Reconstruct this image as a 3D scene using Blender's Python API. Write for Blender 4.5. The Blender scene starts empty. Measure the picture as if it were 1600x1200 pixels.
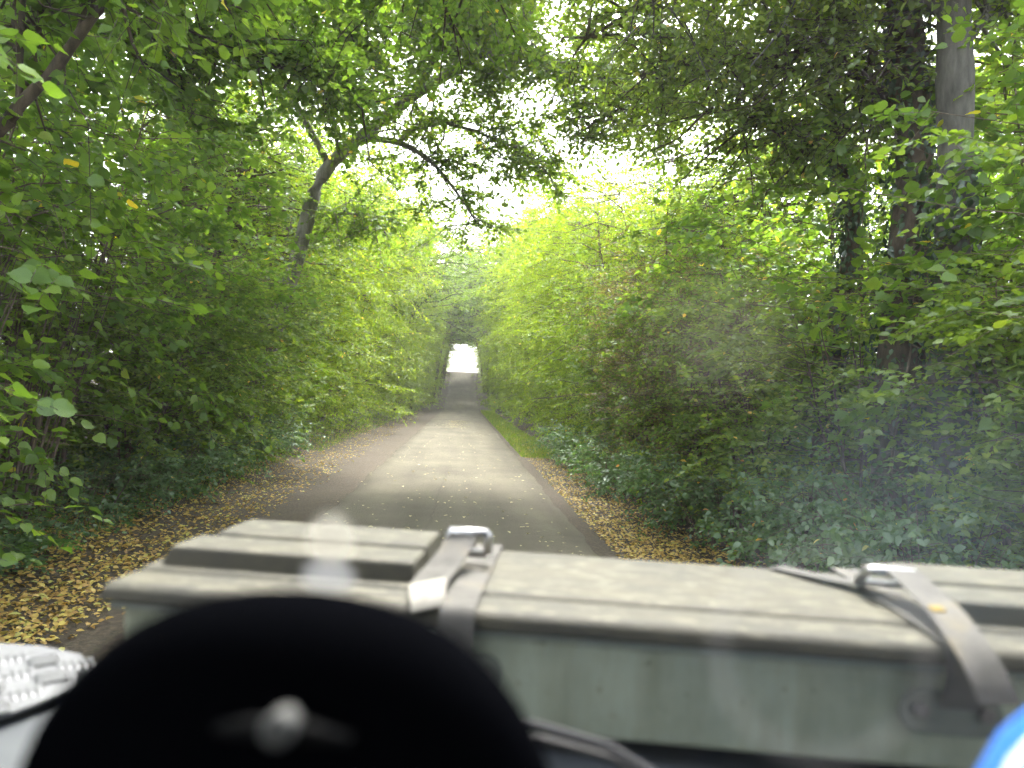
import bpy, bmesh, math, random
import numpy as np
from mathutils import Vector, Matrix

R = math.radians
rng = np.random.default_rng(7)
random.seed(7)
scene = bpy.context.scene
COL = scene.collection

# ------------------------------------------------------------------ camera
EYE = Vector((0, 0, 1.75))
cam_d = bpy.data.cameras.new('camera')
cam = bpy.data.objects.new('camera', cam_d); COL.objects.link(cam)
cam_d.sensor_width = 36.0; cam_d.lens = 24.98
cam_d.clip_start = 0.02; cam_d.clip_end = 3000
cam_m = Matrix.Rotation(R(-3.94), 4, 'Z') @ Matrix.Rotation(R(90.82), 4, 'X') @ Matrix.Rotation(R(2.9), 4, 'Z')
cam.matrix_world = Matrix.Translation(EYE) @ cam_m
cam_d.dof.use_dof = True
cam_d.dof.focus_distance = 8.0
cam_d.dof.aperture_fstop = 2.7
scene.camera = cam

# ------------------------------------------------------------------ sky and sun (bright hazy overcast, sun ahead)
SUN_EL, SUN_AZ = 55.0, 7.0          # azimuth from +Y towards +X
world = bpy.data.worlds.new('World'); scene.world = world; world.use_nodes = True
wn = world.node_tree; wn.nodes.clear()
sky = wn.nodes.new('ShaderNodeTexSky'); sky.sky_type = 'NISHITA'; sky.sun_disc = False
sky.sun_elevation = R(SUN_EL); sky.sun_rotation = R(SUN_AZ); sky.dust_density = 5.0; sky.air_density = 1.0
hs = wn.nodes.new('ShaderNodeHueSaturation'); hs.inputs['Saturation'].default_value = 0.3
bg = wn.nodes.new('ShaderNodeBackground'); bg.inputs['Strength'].default_value = 0.15
wo = wn.nodes.new('ShaderNodeOutputWorld')
wn.links.new(sky.outputs[0], hs.inputs['Color']); wn.links.new(hs.outputs[0], bg.inputs['Color'])
wn.links.new(bg.outputs[0], wo.inputs['Surface'])
sun_d = bpy.data.lights.new('sun', 'SUN'); sun_d.energy = 1.15; sun_d.angle = R(12); sun_d.color = (1.0, 0.95, 0.86)
sun = bpy.data.objects.new('sun', sun_d); COL.objects.link(sun)
sv = Vector((math.sin(R(SUN_AZ))*math.cos(R(SUN_EL)), math.cos(R(SUN_AZ))*math.cos(R(SUN_EL)), math.sin(R(SUN_EL))))
sun.rotation_euler = sv.to_track_quat('Z', 'Y').to_euler(); sun.location = (0, 40, 60)

vs = scene.view_settings
vs.view_transform = 'Standard'; vs.look = 'None'; vs.gamma = 1.0; vs.use_curve_mapping = False
vs.exposure = 2.9
scene.display_settings.display_device = 'sRGB'
cy = scene.cycles
cy.max_bounces = 7; cy.diffuse_bounces = 4; cy.glossy_bounces = 2; cy.transmission_bounces = 5
cy.transparent_max_bounces = 8; cy.volume_bounces = 0
cy.caustics_reflective = False; cy.caustics_refractive = False
cy.use_denoising = True
cy.sample_clamp_indirect = 6.0
cy.use_adaptive_sampling = True; cy.adaptive_threshold = 0.05

# ------------------------------------------------------------------ materials
MATS = {}
def nodemat(name):
    m = bpy.data.materials.new(name); m.use_nodes = True
    t = m.node_tree; t.nodes.clear()
    out = t.nodes.new('ShaderNodeOutputMaterial')
    MATS[name] = m
    return m, t, out
def N(t, typ, **kw):
    n = t.nodes.new(typ)
    for k, v in kw.items():
        if k.startswith('_'): setattr(n, k[1:], v)
        else: n.inputs[k.replace('__', ' ')].default_value = v
    return n
def ramp(t, fac, stops, interp='LINEAR'):
    n = t.nodes.new('ShaderNodeValToRGB'); n.color_ramp.interpolation = interp
    el = n.color_ramp.elements
    while len(el) < len(stops): el.new(0.5)
    for e, (p, c) in zip(el, stops): e.position = p; e.color = (*c, 1)
    t.links.new(fac, n.inputs[0]); return n
def leafmat(name, stops, trans=2.5, tint_shift=0.1, gloss=0.05, rough=0.4, tmix=0.45):
    """thin leaf: reflects diffusely, lets yellow-green light through, a little waxy shine; tint comes leaf by leaf"""
    m, t, out = nodemat(name)
    a = N(t, 'ShaderNodeAttribute', _attribute_name='tint')
    oi = t.nodes.new('ShaderNodeObjectInfo')
    mu = N(t, 'ShaderNodeMath', _operation='MULTIPLY_ADD'); mu.inputs[1].default_value = tint_shift; 
    t.links.new(oi.outputs['Random'], mu.inputs[0])
    t.links.new(a.outputs['Fac'], mu.inputs[2])
    su = N(t, 'ShaderNodeMath', _operation='SUBTRACT'); su.inputs[1].default_value = tint_shift/2
    t.links.new(mu.outputs[0], su.inputs[0])
    rp = ramp(t, su.outputs[0], stops)
    dif = t.nodes.new('ShaderNodeBsdfDiffuse'); t.links.new(rp.outputs[0], dif.inputs['Color'])
    g = N(t, 'ShaderNodeMix', _data_type='RGBA', _blend_type='MULTIPLY'); g.inputs[0].default_value = 1.0
    t.links.new(rp.outputs[0], g.inputs[6]); g.inputs[7].default_value = (trans*1.25, trans*1.2, trans*0.55, 1)
    tr = t.nodes.new('ShaderNodeBsdfTranslucent'); t.links.new(g.outputs[2], tr.inputs['Color'])
    mx = N(t, 'ShaderNodeMixShader', Fac=tmix); t.links.new(dif.outputs[0], mx.inputs[1]); t.links.new(tr.outputs[0], mx.inputs[2])
    gl = N(t, 'ShaderNodeBsdfGlossy', Roughness=rough); gl.inputs['Color'].default_value = (0.8, 0.9, 0.85, 1)
    mx2 = N(t, 'ShaderNodeMixShader', Fac=gloss); t.links.new(mx.outputs[0], mx2.inputs[1]); t.links.new(gl.outputs[0], mx2.inputs[2])
    t.links.new(mx2.outputs[0], out.inputs['Surface']); return m
leafmat('hazel_leaf', [(0.0, (0.054, 0.108, 0.017)), (0.5, (0.090, 0.166, 0.024)), (0.9, (0.144, 0.228, 0.029)), (0.955, (0.168, 0.228, 0.036)), (0.97, (0.420, 0.360, 0.040)), (1.0, (0.500, 0.380, 0.050))], gloss=0.035, rough=0.45)
leafmat('shrub_leaf', [(0.0, (0.058, 0.102, 0.016)), (0.6, (0.098, 0.156, 0.022)), (0.96, (0.168, 0.222, 0.026)), (0.985, (0.300, 0.260, 0.050)), (1.0, (0.400, 0.280, 0.060))], gloss=0.05)
leafmat('beech_leaf', [(0.0, (0.075, 0.125, 0.010)), (0.6, (0.135, 0.20, 0.013)), (0.95, (0.22, 0.265, 0.018)), (0.985, (0.36, 0.32, 0.05)), (1.0, (0.4, 0.3, 0.06))], trans=2.4, gloss=0.04)
leafmat('oak_leaf', [(0.0, (0.058, 0.106, 0.019)), (0.6, (0.096, 0.158, 0.024)), (0.97, (0.156, 0.216, 0.029)), (1.0, (0.280, 0.220, 0.050))], gloss=0.045)
leafmat('bramble_leaf', [(0.0, (0.035, 0.078, 0.028)), (0.6, (0.055, 0.108, 0.036)), (0.96, (0.09, 0.15, 0.05)), (0.985, (0.3, 0.28, 0.06)), (1.0, (0.35, 0.18, 0.06))], gloss=0.07, rough=0.38)
leafmat('ivy_leaf', [(0.0, (0.018, 0.04, 0.018)), (0.8, (0.032, 0.07, 0.025)), (1.0, (0.06, 0.11, 0.03))], gloss=0.08, rough=0.3, trans=1.2, tmix=0.25)
leafmat('olive_leaf', [(0.0, (0.09, 0.085, 0.035)), (0.6, (0.15, 0.135, 0.055)), (0.96, (0.22, 0.19, 0.075)), (1.0, (0.3, 0.2, 0.07))], gloss=0.05, trans=1.6)
leafmat('fern_leaf', [(0.0, (0.05, 0.12, 0.03)), (1.0, (0.09, 0.18, 0.045))], gloss=0.03)
leafmat('grass_blade', [(0.0, (0.06, 0.12, 0.02)), (0.7, (0.10, 0.17, 0.03)), (1.0, (0.24, 0.22, 0.08))], gloss=0.03)
leafmat('litter_leaf', [(0.0, (0.10, 0.06, 0.03)), (0.3, (0.22, 0.125, 0.05)), (0.55, (0.38, 0.24, 0.075)), (0.8, (0.45, 0.32, 0.09)), (0.93, (0.55, 0.46, 0.12)), (1.0, (0.30, 0.34, 0.10))], gloss=0.04, tmix=0.15, trans=1.0, tint_shift=0.0)

leafmat('dry_leaf', [(0.0, (0.22, 0.17, 0.08)), (0.8, (0.40, 0.35, 0.20)), (1.0, (0.52, 0.47, 0.30))], gloss=0.03, tmix=0.1, trans=1.0, tint_shift=0.0)
def bark(name, c1, c2, scale=14):
    m, t, out = nodemat(name)
    tc = t.nodes.new('ShaderNodeTexCoord')
    mp = N(t, 'ShaderNodeMapping'); mp.inputs['Scale'].default_value = (1, 1, 0.25)
    t.links.new(tc.outputs['Object'], mp.inputs[0])
    nz = N(t, 'ShaderNodeTexNoise', Scale=float(scale), Detail=5.0, Roughness=0.65); t.links.new(mp.outputs[0], nz.inputs['Vector'])
    rp = ramp(t, nz.outputs[0], [(0.35, c1), (0.65, c2)])
    b = N(t, 'ShaderNodeBsdfPrincipled', Roughness=0.9); t.links.new(rp.outputs[0], b.inputs['Base Color'])
    bu = N(t, 'ShaderNodeBump', Strength=0.6, Distance=0.02); t.links.new(nz.outputs[0], bu.inputs['Height']); t.links.new(bu.outputs[0], b.inputs['Normal'])
    t.links.new(b.outputs[0], out.inputs[0]); return m
bark('bark_brown', (0.035, 0.026, 0.018), (0.11, 0.085, 0.06))
bark('bark_grey', (0.10, 0.095, 0.08), (0.24, 0.23, 0.20), 9)
bark('bark_dull', (0.05, 0.048, 0.042), (0.13, 0.125, 0.11), 9)
bark('bark_stem', (0.06, 0.045, 0.03), (0.17, 0.13, 0.09), 25)

def ground_mat():
    m, t, out = nodemat('verge_soil')
    tc = t.nodes.new('ShaderNodeTexCoord')
    n1 = N(t, 'ShaderNodeTexNoise', Scale=1.3, Detail=6.0, Roughness=0.6); n2 = N(t, 'ShaderNodeTexNoise', Scale=26.0, Detail=5.0, Roughness=0.7)
    t.links.new(tc.outputs['Object'], n1.inputs['Vector']); t.links.new(tc.outputs['Object'], n2.inputs['Vector'])
    r1 = ramp(t, n2.outputs[0], [(0.3, (0.030, 0.024, 0.016)), (0.5, (0.07, 0.053, 0.034)), (0.7, (0.15, 0.11, 0.06))])
    r2 = ramp(t, n2.outputs[0], [(0.3, (0.032, 0.027, 0.02)), (0.7, (0.085, 0.07, 0.048))])
    mx = N(t, 'ShaderNodeMix', _data_type='RGBA'); t.links.new(n1.outputs[0], mx.inputs[0]); t.links.new(r1.outputs[0], mx.inputs[6]); t.links.new(r2.outputs[0], mx.inputs[7])
    b = N(t, 'ShaderNodeBsdfPrincipled', Roughness=0.95); t.links.new(mx.outputs[2], b.inputs['Base Color'])
    bu = N(t, 'ShaderNodeBump', Strength=0.8, Distance=0.03); t.links.new(n2.outputs[0], bu.inputs['Height']); t.links.new(bu.outputs[0], b.inputs['Normal'])
    t.links.new(b.outputs[0], out.inputs[0])
ground_mat()
def asphalt_mat():
    m, t, out = nodemat('asphalt')
    tc = t.nodes.new('ShaderNodeTexCoord')
    nf = N(t, 'ShaderNodeTexNoise', Scale=160.0, Detail=3.0, Roughness=0.7); nl = N(t, 'ShaderNodeTexNoise', Scale=0.55, Detail=6.0, Roughness=0.62)
    mp = N(t, 'ShaderNodeMapping'); mp.inputs['Scale'].default_value = (1.6, 0.12, 1)
    ns = N(t, 'ShaderNodeTexNoise', Scale=1.2, Detail=3.0)
    t.links.new(tc.outputs['Object'], nf.inputs['Vector']); t.links.new(tc.outputs['Object'], nl.inputs['Vector'])
    t.links.new(tc.outputs['Object'], mp.inputs[0]); t.links.new(mp.outputs[0], ns.inputs['Vector'])
    r1 = ramp(t, nf.outputs[0], [(0.25, (0.070, 0.065, 0.051)), (0.5, (0.135, 0.125, 0.099)), (0.72, (0.23, 0.214, 0.172))])
    r2 = ramp(t, nl.outputs[0], [(0.3, (0.72, 0.72, 0.72)), (0.7, (1.12, 1.11, 1.08))])
    r3 = ramp(t, ns.outputs[0], [(0.3, (0.8, 0.8, 0.8)), (0.7, (1.08, 1.08, 1.06))])
    m1 = N(t, 'ShaderNodeMix', _data_type='RGBA', _blend_type='MULTIPLY'); m1.inputs[0].default_value = 1
    t.links.new(r1.outputs[0], m1.inputs[6]); t.links.new(r2.outputs[0], m1.inputs[7])
    m2 = N(t, 'ShaderNodeMix', _data_type='RGBA', _blend_type='MULTIPLY'); m2.inputs[0].default_value = 1
    t.links.new(m1.outputs[2], m2.inputs[6]); t.links.new(r3.outputs[0], m2.inputs[7])
    # crack lines across the lane
    vo = N(t, 'ShaderNodeTexVoronoi', Scale=0.22, _feature='DISTANCE_TO_EDGE')
    wp = N(t, 'ShaderNodeMix', _data_type='RGBA'); wp.inputs[0].default_value = 0.12
    nw = N(t, 'ShaderNodeTexNoise', Scale=2.5, Detail=4.0); t.links.new(tc.outputs['Object'], nw.inputs['Vector'])
    t.links.new(tc.outputs['Object'], wp.inputs[6]); t.links.new(nw.outputs['Color'], wp.inputs[7]); t.links.new(wp.outputs[2], vo.inputs['Vector'])
    rc = ramp(t, vo.outputs['Distance'], [(0.0, (0.84, 0.84, 0.84)), (0.004, (1, 1, 1))])
    m3 = N(t, 'ShaderNodeMix', _data_type='RGBA', _blend_type='MULTIPLY'); m3.inputs[0].default_value = 1
    t.links.new(m2.outputs[2], m3.inputs[6]); t.links.new(rc.outputs[0], m3.inputs[7])
    b = N(t, 'ShaderNodeBsdfPrincipled', Roughness=0.92); b.inputs['Specular IOR Level'].default_value = 0.12; t.links.new(m3.outputs[2], b.inputs['Base Color'])
    bu = N(t, 'ShaderNodeBump', Strength=0.5, Distance=0.006); t.links.new(nf.outputs[0], bu.inputs['Height']); t.links.new(bu.outputs[0], b.inputs['Normal'])
    t.links.new(b.outputs[0], out.inputs[0])
asphalt_mat()
def pmat(name, col, rough=0.5, metal=0.0, noise=None, bump=0.0, nscale=20.0, coat=0.0):
    m, t, out = nodemat(name)
    b = N(t, 'ShaderNodeBsdfPrincipled', Roughness=rough, Metallic=metal)
    b.inputs['Base Color'].default_value = (*col, 1)
    b.inputs['Coat Weight'].default_value = coat
    if noise:
        tc = t.nodes.new('ShaderNodeTexCoord')
        nz = N(t, 'ShaderNodeTexNoise', Scale=nscale, Detail=6.0, Roughness=0.65); t.links.new(tc.outputs['Object'], nz.inputs['Vector'])
        rp = ramp(t, nz.outputs[0], [(0.32, col), (0.68, noise)]); t.links.new(rp.outputs[0], b.inputs['Base Color'])
        if bump:
            bu = N(t, 'ShaderNodeBump', Strength=bump, Distance=0.002); t.links.new(nz.outputs[0], bu.inputs['Height']); t.links.new(bu.outputs[0], b.inputs['Normal'])
    t.links.new(b.outputs[0], out.inputs[0]); return m
def lid_mat():
    m, t, out = nodemat('weathered_lid')
    tc = t.nodes.new('ShaderNodeTexCoord')
    n1 = N(t, 'ShaderNodeTexNoise', Scale=9.0, Detail=8.0, Roughness=0.7); n2 = N(t, 'ShaderNodeTexNoise', Scale=45.0, Detail=5.0, Roughness=0.7)
    mp = N(t, 'ShaderNodeMapping'); mp.inputs['Scale'].default_value = (0.6, 1.5, 1)
    t.links.new(tc.outputs['Object'], mp.inputs[0]); t.links.new(mp.outputs[0], n1.inputs['Vector']); t.links.new(mp.outputs[0], n2.inputs['Vector'])
    base = ramp(t, n1.outputs[0], [(0.30, (0.016, 0.0157, 0.009)), (0.45, (0.029, 0.0275, 0.0155)), (0.58, (0.044, 0.040, 0.022)), (0.72, (0.068, 0.060, 0.032))])
    spot = ramp(t, n2.outputs[0], [(0.52, (0, 0, 0)), (0.66, (1, 1, 1))])
    geo = t.nodes.new('ShaderNodeNewGeometry'); sx = t.nodes.new('ShaderNodeSeparateXYZ'); t.links.new(geo.outputs['Normal'], sx.inputs[0])
    up = ramp(t, sx.outputs['Z'], [(0.6, (0, 0, 0)), (0.95, (1, 1, 1))])      # lichen and dust settle on the upward faces
    mu = N(t, 'ShaderNodeMix', _data_type='RGBA', _blend_type='MULTIPLY'); mu.inputs[0].default_value = 1
    t.links.new(spot.outputs[0], mu.inputs[6]); t.links.new(up.outputs[0], mu.inputs[7])
    mx = N(t, 'ShaderNodeMix', _data_type='RGBA'); t.links.new(mu.outputs[2], mx.inputs[0]); t.links.new(base.outputs[0], mx.inputs[6]); mx.inputs[7].default_value = (0.115, 0.109, 0.07, 1)
    b = N(t, 'ShaderNodeBsdfPrincipled', Roughness=0.7); t.links.new(mx.outputs[2], b.inputs['Base Color'])
    bu = N(t, 'ShaderNodeBump', Strength=0.25, Distance=0.002); t.links.new(n2.outputs[0], bu.inputs['Height']); t.links.new(bu.outputs[0], b.inputs['Normal'])
    t.links.new(b.outputs[0], out.inputs[0])
lid_mat()
def strap_mat():
    m, t, out = nodemat('webbing')
    tc = t.nodes.new('ShaderNodeTexCoord')
    w = N(t, 'ShaderNodeTexWave', Scale=170.0, Distortion=0.4, Detail=1.0, _bands_direction='DIAGONAL'); t.links.new(tc.outputs['Object'], w.inputs['Vector'])
    n1 = N(t, 'ShaderNodeTexNoise', Scale=18.0, Detail=5.0); t.links.new(tc.outputs['Object'], n1.inputs['Vector'])
    r = ramp(t, n1.outputs[0], [(0.3, (0.06, 0.058, 0.05)), (0.55, (0.105, 0.10, 0.088)), (0.72, (0.15, 0.13, 0.085))])
    r2 = ramp(t, w.outputs['Fac'], [(0.0, (0.55, 0.55, 0.55)), (1.0, (1.2, 1.2, 1.2))])
    mx = N(t, 'ShaderNodeMix', _data_type='RGBA', _blend_type='MULTIPLY'); mx.inputs[0].default_value = 1
    t.links.new(r.outputs[0], mx.inputs[6]); t.links.new(r2.outputs[0], mx.inputs[7])
    b = N(t, 'ShaderNodeBsdfPrincipled', Roughness=0.85); t.links.new(mx.outputs[2], b.inputs['Base Color'])
    bu = N(t, 'ShaderNodeBump', Strength=0.5, Distance=0.001); t.links.new(w.outputs['Fac'], bu.inputs['Height']); t.links.new(bu.outputs[0], b.inputs['Normal'])
    t.links.new(b.outputs[0], out.inputs[0])
strap_mat()
def box_mat():
    m, t, out = nodemat('box_paint')
    tc = t.nodes.new('ShaderNodeTexCoord')
    mp = N(t, 'ShaderNodeMapping'); mp.inputs['Scale'].default_value = (22, 22, 2.2); t.links.new(tc.outputs['Object'], mp.inputs[0])
    n1 = N(t, 'ShaderNodeTexNoise', Scale=1.0, Detail=6.0, Roughness=0.65); t.links.new(mp.outputs[0], n1.inputs['Vector'])
    n2 = N(t, 'ShaderNodeTexNoise', Scale=7.0, Detail=7.0, Roughness=0.7); t.links.new(tc.outputs['Object'], n2.inputs['Vector'])
    n3 = N(t, 'ShaderNodeTexNoise', Scale=60.0, Detail=3.0, Roughness=0.6); t.links.new(tc.outputs['Object'], n3.inputs['Vector'])
    a = ramp(t, n2.outputs[0], [(0.3, (0.21, 0.235, 0.17)), (0.7, (0.32, 0.35, 0.26))])
    b_ = ramp(t, n1.outputs[0], [(0.32, (0.74, 0.72, 0.66)), (0.6, (1, 1, 1))])
    c = ramp(t, n3.outputs[0], [(0.66, (1, 1, 1)), (0.72, (0.55, 0.52, 0.45))])
    m1 = N(t, 'ShaderNodeMix', _data_type='RGBA', _blend_type='MULTIPLY'); m1.inputs[0].default_value = 1; t.links.new(a.outputs[0], m1.inputs[6]); t.links.new(b_.outputs[0], m1.inputs[7])
    m2 = N(t, 'ShaderNodeMix', _data_type='RGBA', _blend_type='MULTIPLY'); m2.inputs[0].default_value = 1; t.links.new(m1.outputs[2], m2.inputs[6]); t.links.new(c.outputs[0], m2.inputs[7])
    b = N(t, 'ShaderNodeBsdfPrincipled', Roughness=0.6); t.links.new(m2.outputs[2], b.inputs['Base Color']); t.links.new(b.outputs[0], out.inputs[0])
box_mat()
pmat('box_trim', (0.12, 0.135, 0.11), 0.5, noise=(0.16, 0.175, 0.145), nscale=12); pmat('bracket_paint', (0.085, 0.095, 0.075), 0.45, noise=(0.12, 0.13, 0.105), nscale=30)
pmat('steel', (0.55, 0.56, 0.58), 0.28, 1.0, noise=(0.35, 0.34, 0.33), nscale=60)
pmat('dark_steel', (0.10, 0.10, 0.10), 0.45, 0.8, noise=(0.18, 0.16, 0.14), nscale=50)
pmat('aluminium', (0.115, 0.12, 0.124), 0.6, 0.3, noise=(0.15, 0.155, 0.16), nscale=15); pmat('bright_aluminium', (0.15, 0.155, 0.16), 0.5, 0.4)
pmat('body_paint', (0.045, 0.052, 0.058), 0.55, noise=(0.06, 0.068, 0.074), nscale=5)
pmat('black_plastic', (0.002, 0.0022, 0.003), 0.6); MATS['black_plastic'].node_tree.nodes['Principled BSDF'].inputs['Specular IOR Level'].default_value = 0.0
pmat('black_rubber', (0.02, 0.02, 0.02), 0.7)
pmat('grey_plastic', (0.035, 0.036, 0.038), 0.9)
pmat('glint_plastic', (0.085, 0.09, 0.088), 0.7); pmat('streak_plastic', (0.004, 0.0045, 0.005), 0.8); MATS['streak_plastic'].node_tree.nodes['Principled BSDF'].inputs['Specular IOR Level'].default_value = 0.1
pmat('blue_plastic', (0.03, 0.16, 0.62), 0.35)
pmat('white_plastic', (0.75, 0.77, 0.80), 0.4)
pmat('headliner', (0.05, 0.05, 0.05), 0.9)
pmat('yellow_stain', (0.20, 0.14, 0.025), 0.9)
pmat('lip_leather', (0.30, 0.285, 0.24), 0.8, noise=(0.20, 0.19, 0.16), nscale=30)

# ------------------------------------------------------------------ helpers
def link(o, parent=None):
    COL.objects.link(o)
    if parent is not None: o.parent = parent
    return o
def tag(o, label=None, cat=None, group=None, kind=None):
    if label: o['label'] = label
    if cat: o['category'] = cat
    if group: o['group'] = group
    if kind: o['kind'] = kind
    return o
def empty(name, loc=(0, 0, 0), rz=0.0):
    o = bpy.data.objects.new(name, None); o.empty_display_size = 0.2
    o.location = loc; o.rotation_euler = (0, 0, rz); COL.objects.link(o); return o
def mesh_np(name, verts, tris, mat, tint=None, smooth=False):
    """mesh from numpy arrays; tris (n,3) or quads (n,4)"""
    me = bpy.data.meshes.new(name)
    verts = np.asarray(verts, np.float32); tris = np.asarray(tris, np.int32)
    k = tris.shape[1]
    me.vertices.add(len(verts)); me.vertices.foreach_set('co', verts.ravel())
    me.loops.add(tris.size); me.loops.foreach_set('vertex_index', tris.ravel())
    me.polygons.add(len(tris)); me.polygons.foreach_set('loop_start', np.arange(0, tris.size, k, dtype=np.int32))
    if smooth: me.polygons.foreach_set('use_smooth', np.ones(len(tris), bool))
    me.update(calc_edges=True)
    if tint is not None:
        at = me.attributes.new('tint', 'FLOAT', 'POINT'); at.data.foreach_set('value', np.asarray(tint, np.float32))
    me.materials.append(MATS[mat]); return me
def mobj(name, me, parent=None):
    return link(bpy.data.objects.new(name, me), parent)
def bm_obj(name, bm, mat, parent=None, smooth=False, bevel=0.0, seg=2):
    me = bpy.data.meshes.new(name)
    bmesh.ops.recalc_face_normals(bm, faces=bm.faces)
    if bevel:
        bmesh.ops.bevel(bm, geom=[e for e in bm.edges if e.calc_face_angle(0) > 0.5], offset=bevel, segments=seg, profile=0.5, affect='EDGES', clamp_overlap=True)
    bm.to_mesh(me); bm.free()
    if smooth: me.polygons.foreach_set('use_smooth', np.ones(len(me.polygons), bool))
    me.materials.append(MATS[mat])
    return mobj(name, me, parent)
def add_box(bm, lo, hi):
    v = [bm.verts.new((x, y, z)) for z in (lo[2], hi[2]) for y in (lo[1], hi[1]) for x in (lo[0], hi[0])]
    for f in ((0, 2, 3, 1), (4, 5, 7, 6), (0, 1, 5, 4), (2, 6, 7, 3), (1, 3, 7, 5), (0, 4, 6, 2)): bm.faces.new([v[i] for i in f])
    return v
def add_prism(bm, poly, axis, a, b):
    """polygon in the two other axes extruded along axis ('x','y','z') from a to b"""
    def P(u, v, w): return {'x': (w, u, v), 'y': (u, w, v), 'z': (u, v, w)}[axis]
    va = [bm.verts.new(P(u, v, a)) for u, v in poly]; vb = [bm.verts.new(P(u, v, b)) for u, v in poly]
    bm.faces.new(va[::-1]); bm.faces.new(vb)
    n = len(poly)
    for i in range(n): bm.faces.new((va[i], va[(i+1) % n], vb[(i+1) % n], vb[i]))
def add_tube(bm, pts, radii, sides=8):
    pts = [Vector(p) for p in pts]; rings = []
    for i, p in enumerate(pts):
        d = (pts[min(i+1, len(pts)-1)] - pts[max(i-1, 0)]).normalized()
        u = d.cross(Vector((0.3, 0.2, 1) if abs(d.z) < 0.9 else (1, 0.2, 0))).normalized(); w = d.cross(u)
        r = radii[i] if hasattr(radii, '__len__') else radii
        rings.append([bm.verts.new(p + (u*math.cos(a) + w*math.sin(a))*r) for a in np.linspace(0, 2*math.pi, sides, endpoint=False)])
    for a, b in zip(rings[:-1], rings[1:]):
        for k in range(sides): bm.faces.new((a[k], a[(k+1) % sides], b[(k+1) % sides], b[k]))
    bm.faces.new(rings[0][::-1]); bm.faces.new(rings[-1])
def add_ribbon(bm, pts, wdirs, width, thick):
    """a strap: centre line, sideways direction per point"""
    rows = []
    pts = [Vector(p) for p in pts]
    for i, p in enumerate(pts):
        d = (pts[min(i+1, len(pts)-1)] - pts[max(i-1, 0)]).normalized()
        w = Vector(wdirs[i] if isinstance(wdirs, list) else wdirs).normalized(); n = w.cross(d).normalized()
        wd = width[i] if hasattr(width, '__len__') else width
        rows.append([bm.verts.new(p + w*sx*wd/2 + n*sz*thick/2) for sx, sz in ((-1, -1), (1, -1), (1, 1), (-1, 1))])
    for a, b in zip(rows[:-1], rows[1:]):
        for k in range(4): bm.faces.new((a[k], a[(k+1) % 4], b[(k+1) % 4], b[k]))
    bm.faces.new(rows[0][::-1]); bm.faces.new(rows[-1])
def smooth_path(pts, n):
    """Catmull-Rom through the points"""
    P = np.asarray(pts, float); P = np.vstack([2*P[0]-P[1], P, 2*P[-1]-P[-2]]); out = []
    m = len(P)-3
    for t in np.linspace(0, m-1e-6, n):
        i = int(t); f = t-i; a, b, c, d = P[i:i+4]
        out.append(0.5*((2*b) + (c-a)*f + (2*a-5*b+4*c-d)*f*f + (3*b-a-3*c+d)*f**3))
    return np.array(out)

# ------------------------------------------------------------------ ground, lane
def lane_h(y):
    """the lane runs level, then climbs to a crest about a hundred metres ahead and falls away behind it"""
    y = np.asarray(y, float)
    h = np.where(y > 60, 0.003*(y-60)**2, 0.0)
    yc = 97.0; hc = 0.003*37**2; s = 0.222
    t = np.clip(y-yc, 0, None)
    top = hc + s*t - 0.03*t**2
    h = np.where(y > yc, np.where(t < 9, top, hc + s*9 - 0.03*81 - 0.318*(t-9)), h)
    return np.maximum(h, -40)
def ground_h(x, y):
    x = np.asarray(x, float); y = np.asarray(y, float)
    e = np.where(x < 0, -1.80-x, x-1.63)
    out = np.clip(e, 0, None)
    bank = 0.10*np.clip(out-1.5, 0, 2.5)
    bumps = 0.03*np.sin(x*2.1+y*1.3)*np.sin(y*0.9-x*0.7)*np.clip(out, 0, 1) + 0.012*np.sin(x*7.3+1)*np.sin(y*6.1)*np.clip(out*2, 0, 1)
    return lane_h(y) + bank + bumps - 0.035*np.clip(out*4, 0, 1) - np.where(out > 0, 0, 0.03)
xs = np.concatenate([-np.geomspace(600, 9, 22), np.arange(-8, 8.01, 0.2), np.geomspace(9, 600, 22)])
ys = np.concatenate([[-400, -150, -60, -25, -12], np.arange(-6, 30, 0.25), np.arange(30, 120, 0.75), np.geomspace(121, 1500, 24)])
X, Y = np.meshgrid(xs, ys)
V = np.stack([X.ravel(), Y.ravel(), ground_h(X, Y).ravel()], 1)
nx, ny = len(xs), len(ys)
I = (np.arange(ny-1)[:, None]*nx + np.arange(nx-1)[None, :]).ravel()
g = mobj('ground', mesh_np('ground', V, np.stack([I, I+1, I+nx+1, I+nx], 1), 'verge_soil', smooth=True)); tag(g, kind='structure')
# asphalt sheet with a slightly ragged edge
ys = np.concatenate([np.arange(-8, 40, 0.2), np.arange(40, 118, 0.5)])
rag = lambda s, y: 0.018*np.sin(y*1.1+s) + 0.018*np.sin(y*4.1+2*s) + 0.014*np.sin(y*9.3+3*s)
us = np.array([0, 0.012, 0.1, 0.25, 0.4, 0.5, 0.6, 0.75, 0.9, 0.988, 1])
xl = -1.80 + rag(1.0, ys); xr = 1.63 + rag(4.0, ys)
X = xl[:, None] + (xr-xl)[:, None]*us[None, :]; Yg = np.repeat(ys[:, None], len(us), 1)
Z = lane_h(ys)[:, None] + 0.03*(1-(2*us-1)**2)[None, :] + np.where((us == 0) | (us == 1), -0.06, 0.0)[None, :]
nx, ny = len(us), len(ys)
I = (np.arange(ny-1)[:, None]*nx + np.arange(nx-1)[None, :]).ravel()
r_ = mobj('road', mesh_np('road', np.stack([X.ravel(), Yg.ravel(), Z.ravel()], 1), np.stack([I, I+1, I+nx+1, I+nx], 1), 'asphalt', smooth=True)); tag(r_, kind='structure')
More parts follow.
